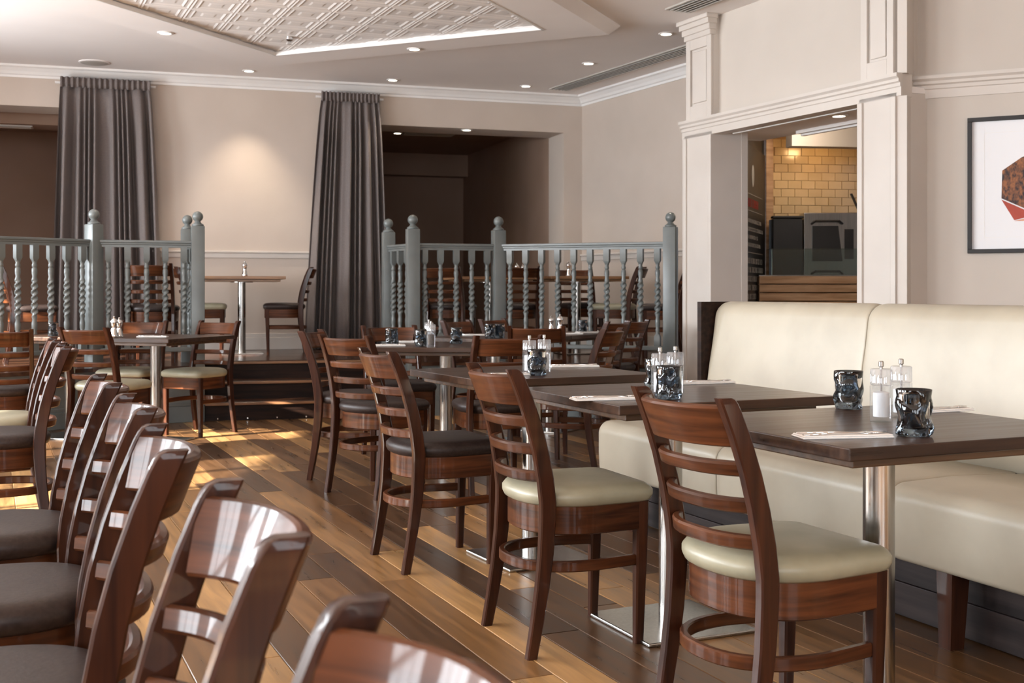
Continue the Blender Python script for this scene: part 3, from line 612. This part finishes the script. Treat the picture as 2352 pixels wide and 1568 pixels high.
balustrade('grey twisted spindle balustrade left of the steps in front of the left curtain', PL, [an0, an0+R(8), an1, an1], [26, 5, 3], (2,), True)
r1 = math.atan2((PR[2]-PR[1]).y, (PR[2]-PR[1]).x); r2 = math.atan2((PR[3]-PR[2]).y, (PR[3]-PR[2]).x)
balustrade('grey twisted spindle balustrade right of the steps in front of the wide doorway', PR, [r1, r1, (r1+r2)/2+R(22), r2], [3, 5, 10], (1,))

# ------------------------------------------------------------------ curtains
def curtain(label, t0, t1, s0, s1, ztop, nf, seed, lab2=''):
    "hangs on the back wall: t0..t1 at the heading, s0..s1 at the hem"
    rr = random.Random(seed); wp = [(rr.uniform(0.25,0.5), q, rr.uniform(0,6)) for q in (1,2,3)]; ph = [rr.uniform(-0.8,0.8) for _ in range(nf+2)]; amp = [rr.uniform(0.7,1.6) for _ in range(nf+2)]
    t = thing('curtain', label, 'curtain', BW((t0+t1)/2, -0.12, PLAT+0.01), BW_A); tc = (t0+t1)/2; zt = ztop-PLAT-0.01
    N = nf*9; rows = [0,0.04,0.1,0.18,0.28,0.4,0.52,0.64,0.76,0.88,1.0]
    def pt(i, g, head=False):
        f = i/N; k = min(nf, max(0.0, f*nf+sum(a_*math.sin(2*PI*q_*f+p_)-a_*math.sin(p_) for a_, q_, p_ in wp))); ki = min(int(k), nf-1); wob = ph[ki]*(1-(k-ki))+ph[ki+1]*(k-ki); am = amp[ki]*(1-(k-ki))+amp[ki+1]*(k-ki)
        a0, a1 = t0+(t1-t0)*f, s0+(s1-s0)*f; e = g**0.75
        x = a0+(a1-a0)*e; depth = (0.018+0.036*min(1, g*5)+0.012*g)*am
        return (x-tc+0.012*math.sin(2*PI*k*1.0+wob*2)*g, depth*math.sin(2*PI*k+wob*2*g)-0.012*math.cos(4*PI*k+1)*g, (zt-0.09)*(1-g))
    b = MB(); fr = [[pt(i, g) for i in range(N+1)] for g in rows]; rg = [[Vector(p) for p in r] for r in fr]
    full = [r+[p+Vector((0,0.012,0)) for p in r[::-1]] for r in rg]
    b.rings(full, True, True); dr = b.build('drape', M['curtain'], t, auto=False)
    b = MB(); hd = []
    for z, sw in ((zt-0.10,1.0),(zt-0.06,0.55),(zt-0.02,0.8),(zt,1.15)):
        r = [Vector((t0+(t1-t0)*i/N-tc, -0.008-0.024*sw*math.sin(2*PI*nf*1.5*i/N+ph[i % nf]*0.6), z)) for i in range(N+1)]
        hd.append(r+[p+Vector((0,0.02,0)) for p in r[::-1]])
    b.rings(hd); b.build('gathered_heading', M['curtain'], t, auto=False)
    b = MB(); b.tube([(t0-tc-0.05,0.05,zt-0.05),(t1-tc+0.05,0.05,zt-0.05)], 0.012, 8); b.build('track', M['white_trim'], t)
def bt(px, d=0.12):
    "parameter along the back wall seen at photo column px"
    k = (px-CX)/F; o = BW0-BWY*d; return (k*o.y-o.x)/(BWX.x-k*BWX.y)
curtain('full length taupe curtain at the far left doorway', bt(138), bt(346), bt(120), bt(375), 3.165, 11, 3)
curtain('full length taupe curtain beside the wide doorway, right of the bare wall', bt(738), bt(872), bt(698), bt(893), 3.155, 10, 8)

# ------------------------------------------------------------------ bench
B0 = Vector((0.40, 5.45, 0)); BX = -U; B_A = math.atan2(BX.y, BX.x)          # local x along the bench to the camera, local -y ... y = V
bench = thing('bench', 'long cream leather banquette bench behind the near tables', 'bench', B0, B_A)
def BY(y): return y
def extrude(prof, x0, x1, name, mt, parent, pinch=0.012):
    "closed profile in (y, z) along x with softened ends"
    cy = sum(p[0] for p in prof)/len(prof); cz = sum(p[1] for p in prof)/len(prof); b = MB(); rs = []
    for x, s in ((x0+0.002,0.91),(x0+0.004,0.95),(x0+0.012,0.982),(x0+0.035,1.0),(x1-0.035,1.0),(x1-0.012,0.982),(x1-0.004,0.95),(x1-0.002,0.91)):
        rs.append([(x, cy+(y-cy)*s, cz+(z-cz)*s) for y, z in prof])
    b.rings(rs); return b.build(name, mt, parent, auto=False)
def arc(cx, cz, r, a0, a1, n=6): return [(cx+r*math.cos(R(a0+(a1-a0)*i/n)), cz+r*math.sin(R(a0+(a1-a0)*i/n))) for i in range(n+1)]
seat_prof = [(0.58,0.235),(0.02,0.232)]+arc(0.018,0.25,0.018,270,180,3)+[(-0.004,0.32)]+arc(0.052,0.415,0.056,180,92,7)+[(0.25,0.477),(0.56,0.465)]
back_prof = [(0.555,0.46),(0.568,0.56),(0.588,0.70),(0.614,0.85)]+arc(0.702,0.945,0.075,170,60,7)+[(0.76,0.99),(0.76,0.44)]
xs = [0.0, 0.966, 1.925, 2.89, 3.85]
for i in range(4): extrude(seat_prof, xs[i], xs[i+1], 'seat_cushion', M['bench'], bench)
xb = [0.02, 1.10, 2.20, 3.30, 3.85]
for i in range(4): extrude(back_prof, xb[i], xb[i+1], 'back_cushion', M['bench'], bench)
b = MB(); ep = [(0.555,0.0),(0.555,1.018),(0.80,1.018),(0.80,0.0)]
b.rings([[(x, y, z) for y, z in ep] for x in (-0.022, 0.012)], smooth=False); b.build('end_panel', M['dark_step'], bench)
b = MB(); b.rbox(-0.022, 0.012, 0.02, 0.555, 0.20, 0.425, 0.004); b.build('seat_end', M['table_light'], bench)
b = MB(); b.rbox(0.012, 3.85, 0.76, 0.795, 0.0, 1.005, 0.003); b.build('back_board', M['dark_step'], bench)
for k in range(2):
    b = MB(); b.rbox(0.03, 3.85, 0.155, 0.175, 0.005+0.112*k, 0.114+0.112*k, 0.002); b.build('plinth_board', M['plinth'], bench)
for x in (0.24, 1.19, 2.13, 3.06):
    b = MB(); b.rings([[(x-w,0.035-w*0.2,z),(x+w,0.035-w*0.2,z),(x+w,0.035+2*w,z),(x-w,0.035+2*w,z)] for z, w in ((0.0,0.024),(0.232,0.032))], smooth=False); b.build('leg', M['wood_v'], bench)

# ------------------------------------------------------------------ tables
def make_table(name, sx, sy, h, top, label, cat='table'):
    t = thing(name, label, cat)
    b = MB(); b.rbox(-sx/2, sx/2, -sy/2, sy/2, h-0.028, h, 0.003); b.build('tabletop', top, t)
    i = 0.045; b = MB(); b.rbox(-sx/2+i, sx/2-i, -sy/2+i, sy/2-i, h-0.050, h-0.028, 0.003); b.build('under_frame', M['under'] if top is M['table'] else top, t)
    b = MB(); b.lathe([(0.11,h-0.058),(0.11,h-0.050)], 24); b.build('mounting_plate', M['steel'], t)
    b = MB(); b.lathe([(0.038,0.012),(0.038,h-0.058)], 28); b.build('column', M['steel'], t)
    b = MB(); b.rbox(-0.197, 0.197, -0.197, 0.197, 0.0, 0.012, 0.004); b.build('base_plate', M['steel'], t)
    return t
TH = 0.747
ta = make_table('dining_table', 0.767, 0.70, TH, M['table'], '')
ts = make_table('dining_table', 0.80, 0.80, TH, M['table'], '')
tp = make_table('dining_table', 0.78, 0.78, 0.75, M['table_warm'], '')
TAB = {}
def set_table(key, proto, used, p, ang, label, z=0.0, group='dark timber dining tables on steel columns'):
    if used: o = dup(proto, (p[0], p[1], z), ang, label, group)
    else: o = proto; o.location = (p[0], p[1], z); o.rotation_euler = (0,0,ang); o['label'] = label; o['group'] = group
    TAB[key] = (Vector((p[0], p[1], z)), ang, o); return o
T1, T2, T3 = (0.900, 2.884), (0.510, 3.781), (0.077, 4.726)
set_table(1, ta, False, T1, A, 'nearest dark table by the bench, with two smoked glasses and clear mills')
set_table(2, ta, True, T2, A, 'second dark table by the bench, between the nearest and third tables')
set_table(3, ta, True, T3, R(27), 'third dark table from the camera along the bench, partly hidden by the second')
set_table(4, ts, False, (-0.40, 7.10), R(-8), 'dark table in the middle of the room holding three smoked glasses in a row')
set_table(5, ts, True, (-0.12, 8.35), R(60), 'dark table behind the middle table with a pair of touching glasses')
set_table(6, ts, True, (0.285, 9.05), R(60), 'dark table against the right balustrade with chrome mills on it')
set_table(7, ts, True, (-2.54, 8.38), R(-20), 'dark table with pale lit edge in front of the left balustrade newel')
set_table(8, ta, True, (-3.25, 8.64), R(70), 'dark table at the left edge of the photo below the left balustrade')
PG = 'oak tables on the raised platform'
set_table('p1', tp, False, K(555, 11.45), R(16), 'oak table on the platform against the bare wall beside the right curtain', PLAT, PG)
set_table('p2', tp, True, K(1125, 11.75), R(16), 'oak table behind the short straight section of the right balustrade', PLAT, PG)
set_table('p3', tp, True, K(1325, 11.45), R(16), 'oak table behind the long angled section of the right balustrade', PLAT, PG)

# ------------------------------------------------------------------ chairs (local +x is the way the chair faces, origin below the seat centre)
def d_outline(s, back=0.225, half=0.203, front=0.172, n=10):
    "D shaped seat outline, round at the back"
    pts = []
    r = half
    for i in range(2*n+1):
        a = PI/2+PI*i/(2*n); c, sn = math.cos(a), math.sin(a)
        e = 0.86
        pts.append((-0.03+ (back-0.03)*math.copysign(abs(c)**e, c), half*math.copysign(abs(sn)**e, sn)))
    f = front; cr = 0.035
    for cyy, a0 in ((-(half-cr), -90), (half-cr, 0)):
        for i in range(5):
            a = R(a0+90*i/4); pts.append((f-cr+cr*math.cos(a), cyy+cr*math.sin(a)))
    return [(x*s, y*s*(1-0.10*max(0,x+0.03)/(front+0.03))) for x, y in pts]
def post_x(z):      # centre line of the rear legs
    if z < 0.45: t = z/0.45; return -0.235+0.055*math.sin(t*PI/2)
    t = (z-0.45)/0.40; return -0.180-0.030*t-0.080*t*t
def bow(yr, z, h, t, x_off, depth, n=18, half=0.166):
    b = MB(); pts = []; ups = []
    for i in range(n+1):
        y = -half+2*half*i/n; pts.append((post_x(z)+x_off-depth*(1-abs(y/half)**2.7), y, z)); ups.append(((post_x(z+0.01)-post_x(z-0.01))/0.02, 0, 1))
    b.sweep(pts, ups, t, h, 0.45); return b
def make_chair():
    t = thing('dining_chair', '', 'chair')
    b = MB(); rs = []
    for z, s in ((0.432,0.955),(0.438,1.0),(0.452,1.03),(0.467,1.03),(0.478,0.99),(0.486,0.93),(0.491,0.82),(0.4945,0.6),(0.496,0.3),(0.496,0.02)):
        rs.append([(x, y, z) for x, y in d_outline(s)])
    b.rings(rs); b.build('seat_cushion', M['seat_brown'], t, auto=False)
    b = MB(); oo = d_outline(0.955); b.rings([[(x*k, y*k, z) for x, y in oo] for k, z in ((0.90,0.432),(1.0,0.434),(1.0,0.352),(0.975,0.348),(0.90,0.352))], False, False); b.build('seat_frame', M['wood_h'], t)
    for s in (-1, 1):
        b = MB(); zs = [0,0.1,0.2,0.3,0.4,0.45,0.52,0.6,0.68,0.76,0.815,0.830,0.839,0.843]
        ws = [0.030,0.034,0.038,0.042,0.045,0.046,0.046,0.045,0.044,0.043,0.042,0.041,0.038,0.032]
        rr_ = []
        for z, w_ in zip(zs, ws):
            cx_ = post_x(z)-(0.042-w_)*0.5*(z > 0.82); cy_ = s*(0.186-0.010*z/0.85); hx, hy, c = w_/2+0.001, 0.014-(0.002 if z > 0.842 else 0), 0.004
            rr_.append([(cx_+x, cy_+y, z) for x, y in ((hx,-hy+c),(hx,hy-c),(hx-c,hy),(-hx+c,hy),(-hx,hy-c),(-hx,-hy+c),(-hx+c,-hy),(hx-c,-hy))])
        b.rings(rr_)
        b.build('rear_leg', M['wood_v'], t)
    for s in (-1, 1):
        b = MB(); b.sweep([(0.138-0.010*(1-z/0.43), s*(0.160+0.0*(1-z/0.43)), z) for z in (0,0.15,0.30,0.434)], (0,1,0), [0.027,0.032,0.037,0.040], [0.027,0.032,0.037,0.040], 0.3); b.build('front_leg', M['wood_v'], t)
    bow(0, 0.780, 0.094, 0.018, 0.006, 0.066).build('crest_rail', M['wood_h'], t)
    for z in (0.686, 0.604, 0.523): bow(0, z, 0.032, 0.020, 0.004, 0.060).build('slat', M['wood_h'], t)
    b = MB(); o = d_outline(0.93, back=0.255, half=0.197); i0 = 0
    path = [(0.13,0.158,0.255)]+[(x, y, 0.255) for x, y in o[:21]]+[(0.13,-0.158,0.255)]
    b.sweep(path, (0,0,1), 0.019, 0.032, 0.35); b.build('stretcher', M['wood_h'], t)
    return t
ch0 = make_chair(); used_chair = [False]
sc_me = [c for c in ch0.children if c.name.startswith('seat_cushion')][0].data; sc_cream = sc_me.copy(); sc_cream.materials.clear(); sc_cream.materials.append(M['seat_cream'])
def chair(p, deg, seat, label, z=0.0, group='ladder back dining chairs'):
    "p: ground point midway between the rear legs"
    a = R(deg); q = (p[0]+0.235*math.cos(a), p[1]+0.235*math.sin(a), z)
    if not used_chair[0]:
        used_chair[0] = True; o = ch0; o.location = q; o.rotation_euler = (0,0,a); o['label'] = label; o['group'] = group
        if seat == 'cream': [c for c in ch0.children if c.name.startswith('seat_cushion')][0].data = sc_cream
        return o
    return dup(ch0, q, a, label, group, {'seat_cushion': sc_cream if seat == 'cream' else sc_me})
chair((0.427, 2.678), 24.3, 'cream', 'nearest ladder back chair with cream seat, tucked at the nearest bench table')
chair((-0.013, 3.594), 21.5, 'cream', 'ladder back chair with cream seat at the second bench table')
chair((-0.481, 4.612), 25, 'brown', 'ladder back chair with dark brown seat at the third bench table')
chair((-0.837, 6.135), 51, 'brown', 'ladder back chair with brown seat at the near left of the middle table')
chair((-1.119, 6.841), -9, 'brown', 'ladder back chair seen edge on at the left end of the middle table')
chair((-0.80, 7.78), -68, 'brown', 'chair on the far side of the middle table, crest just above two glasses')
chair((-0.03, 6.10), 108, 'brown', 'chair with broad dark crest just behind the third bench table')
chair((0.565, 7.18), 158, 'brown', 'dark chair turned away left of the bench end, behind the second bench table')
chair((0.165, 7.74), 84, 'brown', 'reddish chair with its back to the camera in front of the touching glasses')
chair((-0.40, 9.20), -32, 'brown', 'left one of the two dark chairs under the short straight balustrade section')
chair((-0.12, 9.66), -32, 'brown', 'right one of the two dark chairs under the short straight balustrade section')
chair((0.765, 8.94), 147, 'brown', 'left one of the two dark chairs below the right end newel post')
chair((0.958, 9.37), 147, 'brown', 'right one of the two dark chairs below the right end newel post')
chair((-2.27, 9.00), 245, 'cream', 'chair with cream seat at the right side of the left table, by the steps')
chair((-2.86, 9.08), -96, 'cream', 'chair with cream seat between the left table and the left balustrade')
chair((-2.68, 7.441), 70, 'cream', 'sunlit orange brown chair with cream seat at the near side of the left table')
chair((-3.07, 7.04), 112, 'brown', 'leftmost chair with brown seat standing before the left balustrade')
RG = 'row of chairs in the left foreground'
chair((-2.244, 5.631), 204, 'cream', 'farthest chair of the left foreground row, with a cream seat beside the left edge', group=RG)
chair((-1.95, 4.977), 204, 'brown', 'second farthest chair of the left foreground row, with a brown seat', group=RG)
chair((-1.106, 3.041), 204.7, 'brown', 'farthest of the five close chair backs in the left foreground', group=RG)
chair((-0.83, 2.424), 204, 'brown', 'second farthest of the five close chair backs in the left foreground', group=RG)
chair((-0.596, 1.825), 201, 'brown', 'middle one of the five close chair backs in the left foreground', group=RG)
chair((-0.326, 1.234), 202.7, 'brown', 'second nearest of the five close foreground chair backs, cut by the bottom edge', group=RG)
chair((-0.092, 0.687), 203, 'brown', 'nearest blurred chair back at the bottom centre of the photo', group=RG)
CG = 'chairs on the raised platform'
chair(K(345, 9.92), 98, 'brown', 'dark ladder back chair behind the balusters in front of the left curtain', PLAT, CG)
chair(K(12, 9.95), 25, 'brown', 'chair behind the balusters at the far left edge', PLAT, CG)
chair(K(420, 11.35), 12, 'cream', 'chair with olive seat left of the oak table by the bare wall', PLAT, CG)
chair(K(702, 11.62), 192, 'brown', 'dark chair right of the oak table, its back against the right curtain', PLAT, CG)
chair(K(1018, 11.15), 70, 'brown', 'dark chair behind the short straight balustrade section', PLAT, CG)
chair(K(1195, 11.00), 105, 'brown', 'dark chair just right of the middle newel of the right balustrade', PLAT, CG)
chair(K(1462, 11.25), 165, 'cream', 'ladder back chair behind the right end of the long balustrade section', PLAT, CG)
chair(K(1322, 12.15), -78, 'brown', 'dark chair on the far side of the platform table by the wide doorway', PLAT, CG)
chair(K(1572, 10.75), 178, 'brown', 'dark chair partly hidden by the right end newel post', PLAT, CG)

# ------------------------------------------------------------------ things on the tables
def make_glass(seed):
    rr = random.Random(seed); b = MB(); n = 40; rs = []
    h = 0.098
    def bump(a, z): return sum(am*math.sin(k*a+p0+z*q) for k, am, p0, q in waves)
    waves = [(k, 0.0034/(1+0.22*k), rr.uniform(0,6), rr.uniform(-150,150)) for k in (2,3,5,7)]
    for z, r in [(0.0,0.031),(0.004,0.0345)]+[(0.010+0.0075*q, 0.0352+0.0012*math.sin(q*1.1)) for q in range(11)]+[(h,0.0375)]:
        w = 0 if z < 0.003 or z > 0.095 else 1
        rs.append([((r+w*bump(2*PI*i/n, z))*math.cos(2*PI*i/n), (r+w*bump(2*PI*i/n, z))*math.sin(2*PI*i/n), z) for i in range(n)])
    for z, r in ((h+0.001,0.0366),(0.088,0.0352),(0.060,0.0330),(0.035,0.0322),(0.020,0.029),(0.016,0.018)):
        rs.append([(r*math.cos(2*PI*i/n), r*math.sin(2*PI*i/n), z) for i in range(n)])
    b.rings(rs); me = b.mesh('tumbler'); me.materials.append(M['glass_dark']); return me
GM = [make_glass(s) for s in (1, 2, 3)]
gi = 0
def glass(px, py, z, label, s=1.0):
    global gi
    x, y = W(px, py, z); o = put('tumbler', GM[gi % 3], None, (x, y, z), gi*1.3); gi += 1; o.scale = (s, s, s)
    return tag(o, label, 'glass', 'smoked glass tumblers')
def mill_mesh():
    bd = MB(); n = 24; h = 0.088
    bd.rings([[(r*math.cos(2*PI*i/n), r*math.sin(2*PI*i/n), z) for i in range(n)] for r, z in ((0.026,0.0),(0.0272,0.002),(0.0272,h),(0.026,h+0.001),(0.0205,h+0.001),(0.0205,0.012),(0.010,0.010))])
    ct = MB(); ct.lathe([(0.0195,0.013),(0.0195,0.072),(0.006,0.075)], 18)
    cp = MB(); rs = []
    for z, r in ((h+0.002,0.022),(h+0.004,0.0265),(h+0.040,0.0265),(h+0.043,0.024)):
        rs.append([((r-0.0016*(i % 2))*math.cos(2*PI*i/36), (r-0.0016*(i % 2))*math.sin(2*PI*i/36), z) for i in range(36)])
    cp.rings(rs)
    kn = MB(); kn.lathe([(0.004,h+0.043),(0.004,h+0.047),(0.0065,h+0.049),(0.0065,h+0.060),(0.004,h+0.062)], 14)
    sp = MB(); sp.tube([(0,0,0.012),(0,0,h+0.043)], 0.0025, 8)
    return bd, ct, cp, kn, sp
mm = mill_mesh()
def mill_proto(fill):
    t = thing('grinder_mill', '', 'mill')
    for b, n, mt in zip(mm, ('body','filling','cap','knob','spindle'), (M['glass_clear'], M[fill], M['glass_cap'], M['steel'], M['steel'])): b.build(n, mt, t)
    return t
MP = {'salt': [mill_proto('salt'), False], 'pepper': [mill_proto('pepper'), False]}
def mill(fill, px, py, z, label):
    x, y = W(px, py, z); pr = MP[fill]
    if pr[1]: o = dup(pr[0], (x, y, z), 0.4, label, 'clear acrylic mills')
    else: pr[1] = True; o = pr[0]; o.location = (x, y, z); o['label'] = label; o['group'] = 'clear acrylic mills'
    return o
def steel_mill(px, py, z, label, h=0.13, wood=False):
    x, y = W(px, py, z); t = thing('grinder_mill', label, 'mill', (x, y, z), 0, 'chrome mills'); k = h/0.13
    b = MB(); b.lathe([(0.024*k,0),(0.026*k,0.004*k),(0.024*k,0.02*k),(0.017*k,0.05*k),(0.015*k,0.065*k),(0.020*k,0.085*k)], 20); b.build('body', M['chrome'], t)
    b = MB(); b.lathe([(0.021*k,0.087*k),(0.023*k,0.092*k),(0.021*k,0.104*k),(0.013*k,0.114*k)], 20); b.build('cap', M['chrome'], t)
    b = MB(); b.lathe([(0.005*k,0.114*k),(0.007*k,0.118*k),(0.007*k,0.126*k),(0.003*k,0.13*k)], 12); b.build('knob', M['chrome'], t)
b = MB(); b.rbox(-0.105, 0.105, -0.036, 0.036, 0.0, 0.004, 0.0015, 1); b.rbox(-0.104, 0.104, -0.034, 0.030, 0.0042, 0.0075, 0.0015, 1); NAP = b.mesh('napkin'); NAP.materials.append(M['napkin'])
b = MB(); b.sweep([(-0.10,0,0.001),(-0.02,0,0.002),(0.02,0,0.0015),(0.10,0,0.001)], (0,0,1), [0.011,0.008,0.016,0.008], 0.003, 0.3); KNI = b.mesh('knife'); KNI.materials.append(M['chrome'])
b = MB(); b.sweep([(-0.10,0,0.001),(-0.03,0,0.004),(0.03,0,0.003),(0.05,0,0.001),(0.062,0,0.002)], (0,0,1), [0.012,0.007,0.006,0.020,0.022], 0.0025, 0.3)
for q in (-0.0085,-0.0028,0.0028,0.0085): b.sweep([(0.061,q,0.002),(0.098,q,0.004)], (0,0,1), 0.003, 0.0022, 0.3)
FOR = b.mesh('fork'); FOR.materials.append(M['chrome'])
def setting(px, py, z, deg, where):
    x, y = W(px, py, z); a = R(deg); g = 'cutlery settings'
    tag(put('napkin', NAP, None, (x, y, z), a), 'folded white napkin '+where, 'napkin', g)
    for q, me, nm in ((0.012, KNI, 'knife'), (-0.014, FOR, 'fork')):
        o = put(nm, me, None, (x-q*math.sin(a), y+q*math.cos(a), z+0.0075), a+R(6 if nm == 'fork' else -4)); tag(o, 'steel %s on the napkin %s' % (nm, where), nm, g)
Z = TH
glass(2099, 1000, Z, 'smoked glass at the front of the nearest bench table', 1.05); glass(1949, 938, Z, 'smoked glass left of the clear mills on the nearest bench table', 1.05)
mill('salt', 2024, 968, Z, 'clear salt mill left of the near glass on the nearest bench table'); mill('salt', 2070, 958, Z, 'clear mill half behind the near glass on the nearest bench table')
setting(1935, 1003, Z, 8, 'at the near edge of the nearest bench table'); setting(2148, 944, Z, 24, 'at the far side of the nearest bench table')
glass(1535, 916, Z, 'smoked glass in front of the mills on the second bench table', 1.0); glass(1507, 893, Z, 'smoked glass hidden behind the mills on the second bench table')
mill('salt', 1516, 909, Z, 'left clear mill on the second bench table'); mill('salt', 1551, 904, Z, 'right clear mill on the second bench table')
setting(1392, 917, Z, 14, 'at the near edge of the second bench table'); setting(1618, 880, Z, 20, 'at the far side of the second bench table')
glass(1233, 861, Z, 'smoked glass in front of the mills on the third bench table'); mill('salt', 1216, 858, Z, 'left clear mill on the third bench table'); mill('salt', 1250, 855, Z, 'right clear mill on the third bench table')
setting(1318, 842, Z, 10, 'right of the mills on the third bench table'); setting(1165, 862, Z, 24, 'left of the mills on the third bench table')
glass(900, 792, Z, 'leftmost smoked glass on the middle table'); glass(967, 795, Z, 'smoked glass touching the mill on the middle table'); glass(1048, 789, Z, 'rightmost smoked glass on the middle table')
mill('pepper', 990, 797, Z, 'clear mill on the middle table'); mill('salt', 985, 790, Z, 'clear mill half hidden on the middle table')
setting(890, 794, Z, 10, 'at the left end of the middle table'); setting(940, 786, Z, 5, 'between the glasses of the middle table')
glass(1126, 777, Z, 'left one of the two touching glasses'); glass(1147, 776, Z, 'right one of the two touching glasses'); setting(1092, 770, Z, 10, 'left of the touching glasses')
steel_mill(1266, 763, Z, 'left chrome mill by the right balustrade'); steel_mill(1286, 767, Z, 'right chrome mill by the right balustrade', 0.15)
glass(1338, 764, Z, 'smoked glass right of the chrome mills'); setting(1306, 767, Z, 10, 'in front of the chrome mills'); setting(1352, 764, Z, 30, 'right of the chrome mills')
steel_mill(262, 776, Z, 'left chrome mill on the left table', 0.15); steel_mill(274, 775, Z, 'right chrome mill on the left table', 0.14)
setting(350, 774, Z, 4, 'on the left table with the lit edge'); glass(122, 772, Z, 'smoked glass at the left end of the room below the balusters')
ZP = PLAT+0.75
def at_table(key, dx, dy):
    p = TAB[key][0]; return (p.x+dx, p.y+dy)
def proj(p, z): return (CX+F*p[0]/p[1], Y0+(H-z)*F/p[1])
def on_plat(fn, key, dx, dy, *a, **k):
    x, y = at_table(key, dx, dy); o = fn(x, y, *a, **k); return o
def steel_mill_at(x, y, z, label, h):
    px = CX+F*x/y; t = thing('grinder_mill', label, 'mill', (x, y, z), 0, 'chrome mills'); k = h/0.13
    b = MB(); b.lathe([(0.024*k,0),(0.026*k,0.004*k),(0.024*k,0.02*k),(0.017*k,0.05*k),(0.015*k,0.065*k),(0.020*k,0.085*k)], 16); b.build('body', M['chrome'], t)
    b = MB(); b.lathe([(0.021*k,0.087*k),(0.023*k,0.092*k),(0.021*k,0.104*k),(0.013*k,0.114*k)], 16); b.build('cap', M['chrome'], t)
    b = MB(); b.lathe([(0.005*k,0.114*k),(0.007*k,0.118*k),(0.007*k,0.126*k),(0.003*k,0.13*k)], 10); b.build('knob', M['chrome'], t)
p = TAB['p1'][0]; steel_mill_at(p.x+0.03, p.y, ZP, 'lone chrome mill on the oak table by the bare wall', 0.15)
p = TAB['p2'][0]; steel_mill_at(p.x+0.27, p.y-0.02, ZP, 'chrome mill nearer the middle newel on the platform table', 0.14); steel_mill_at(p.x+0.33, p.y+0.02, ZP, 'chrome mill farther from the middle newel on the platform table', 0.13)
p = TAB['p3'][0]; steel_mill_at(p.x-0.08, p.y+0.0, ZP, 'chrome mill on the platform table behind the long balustrade section', 0.15)
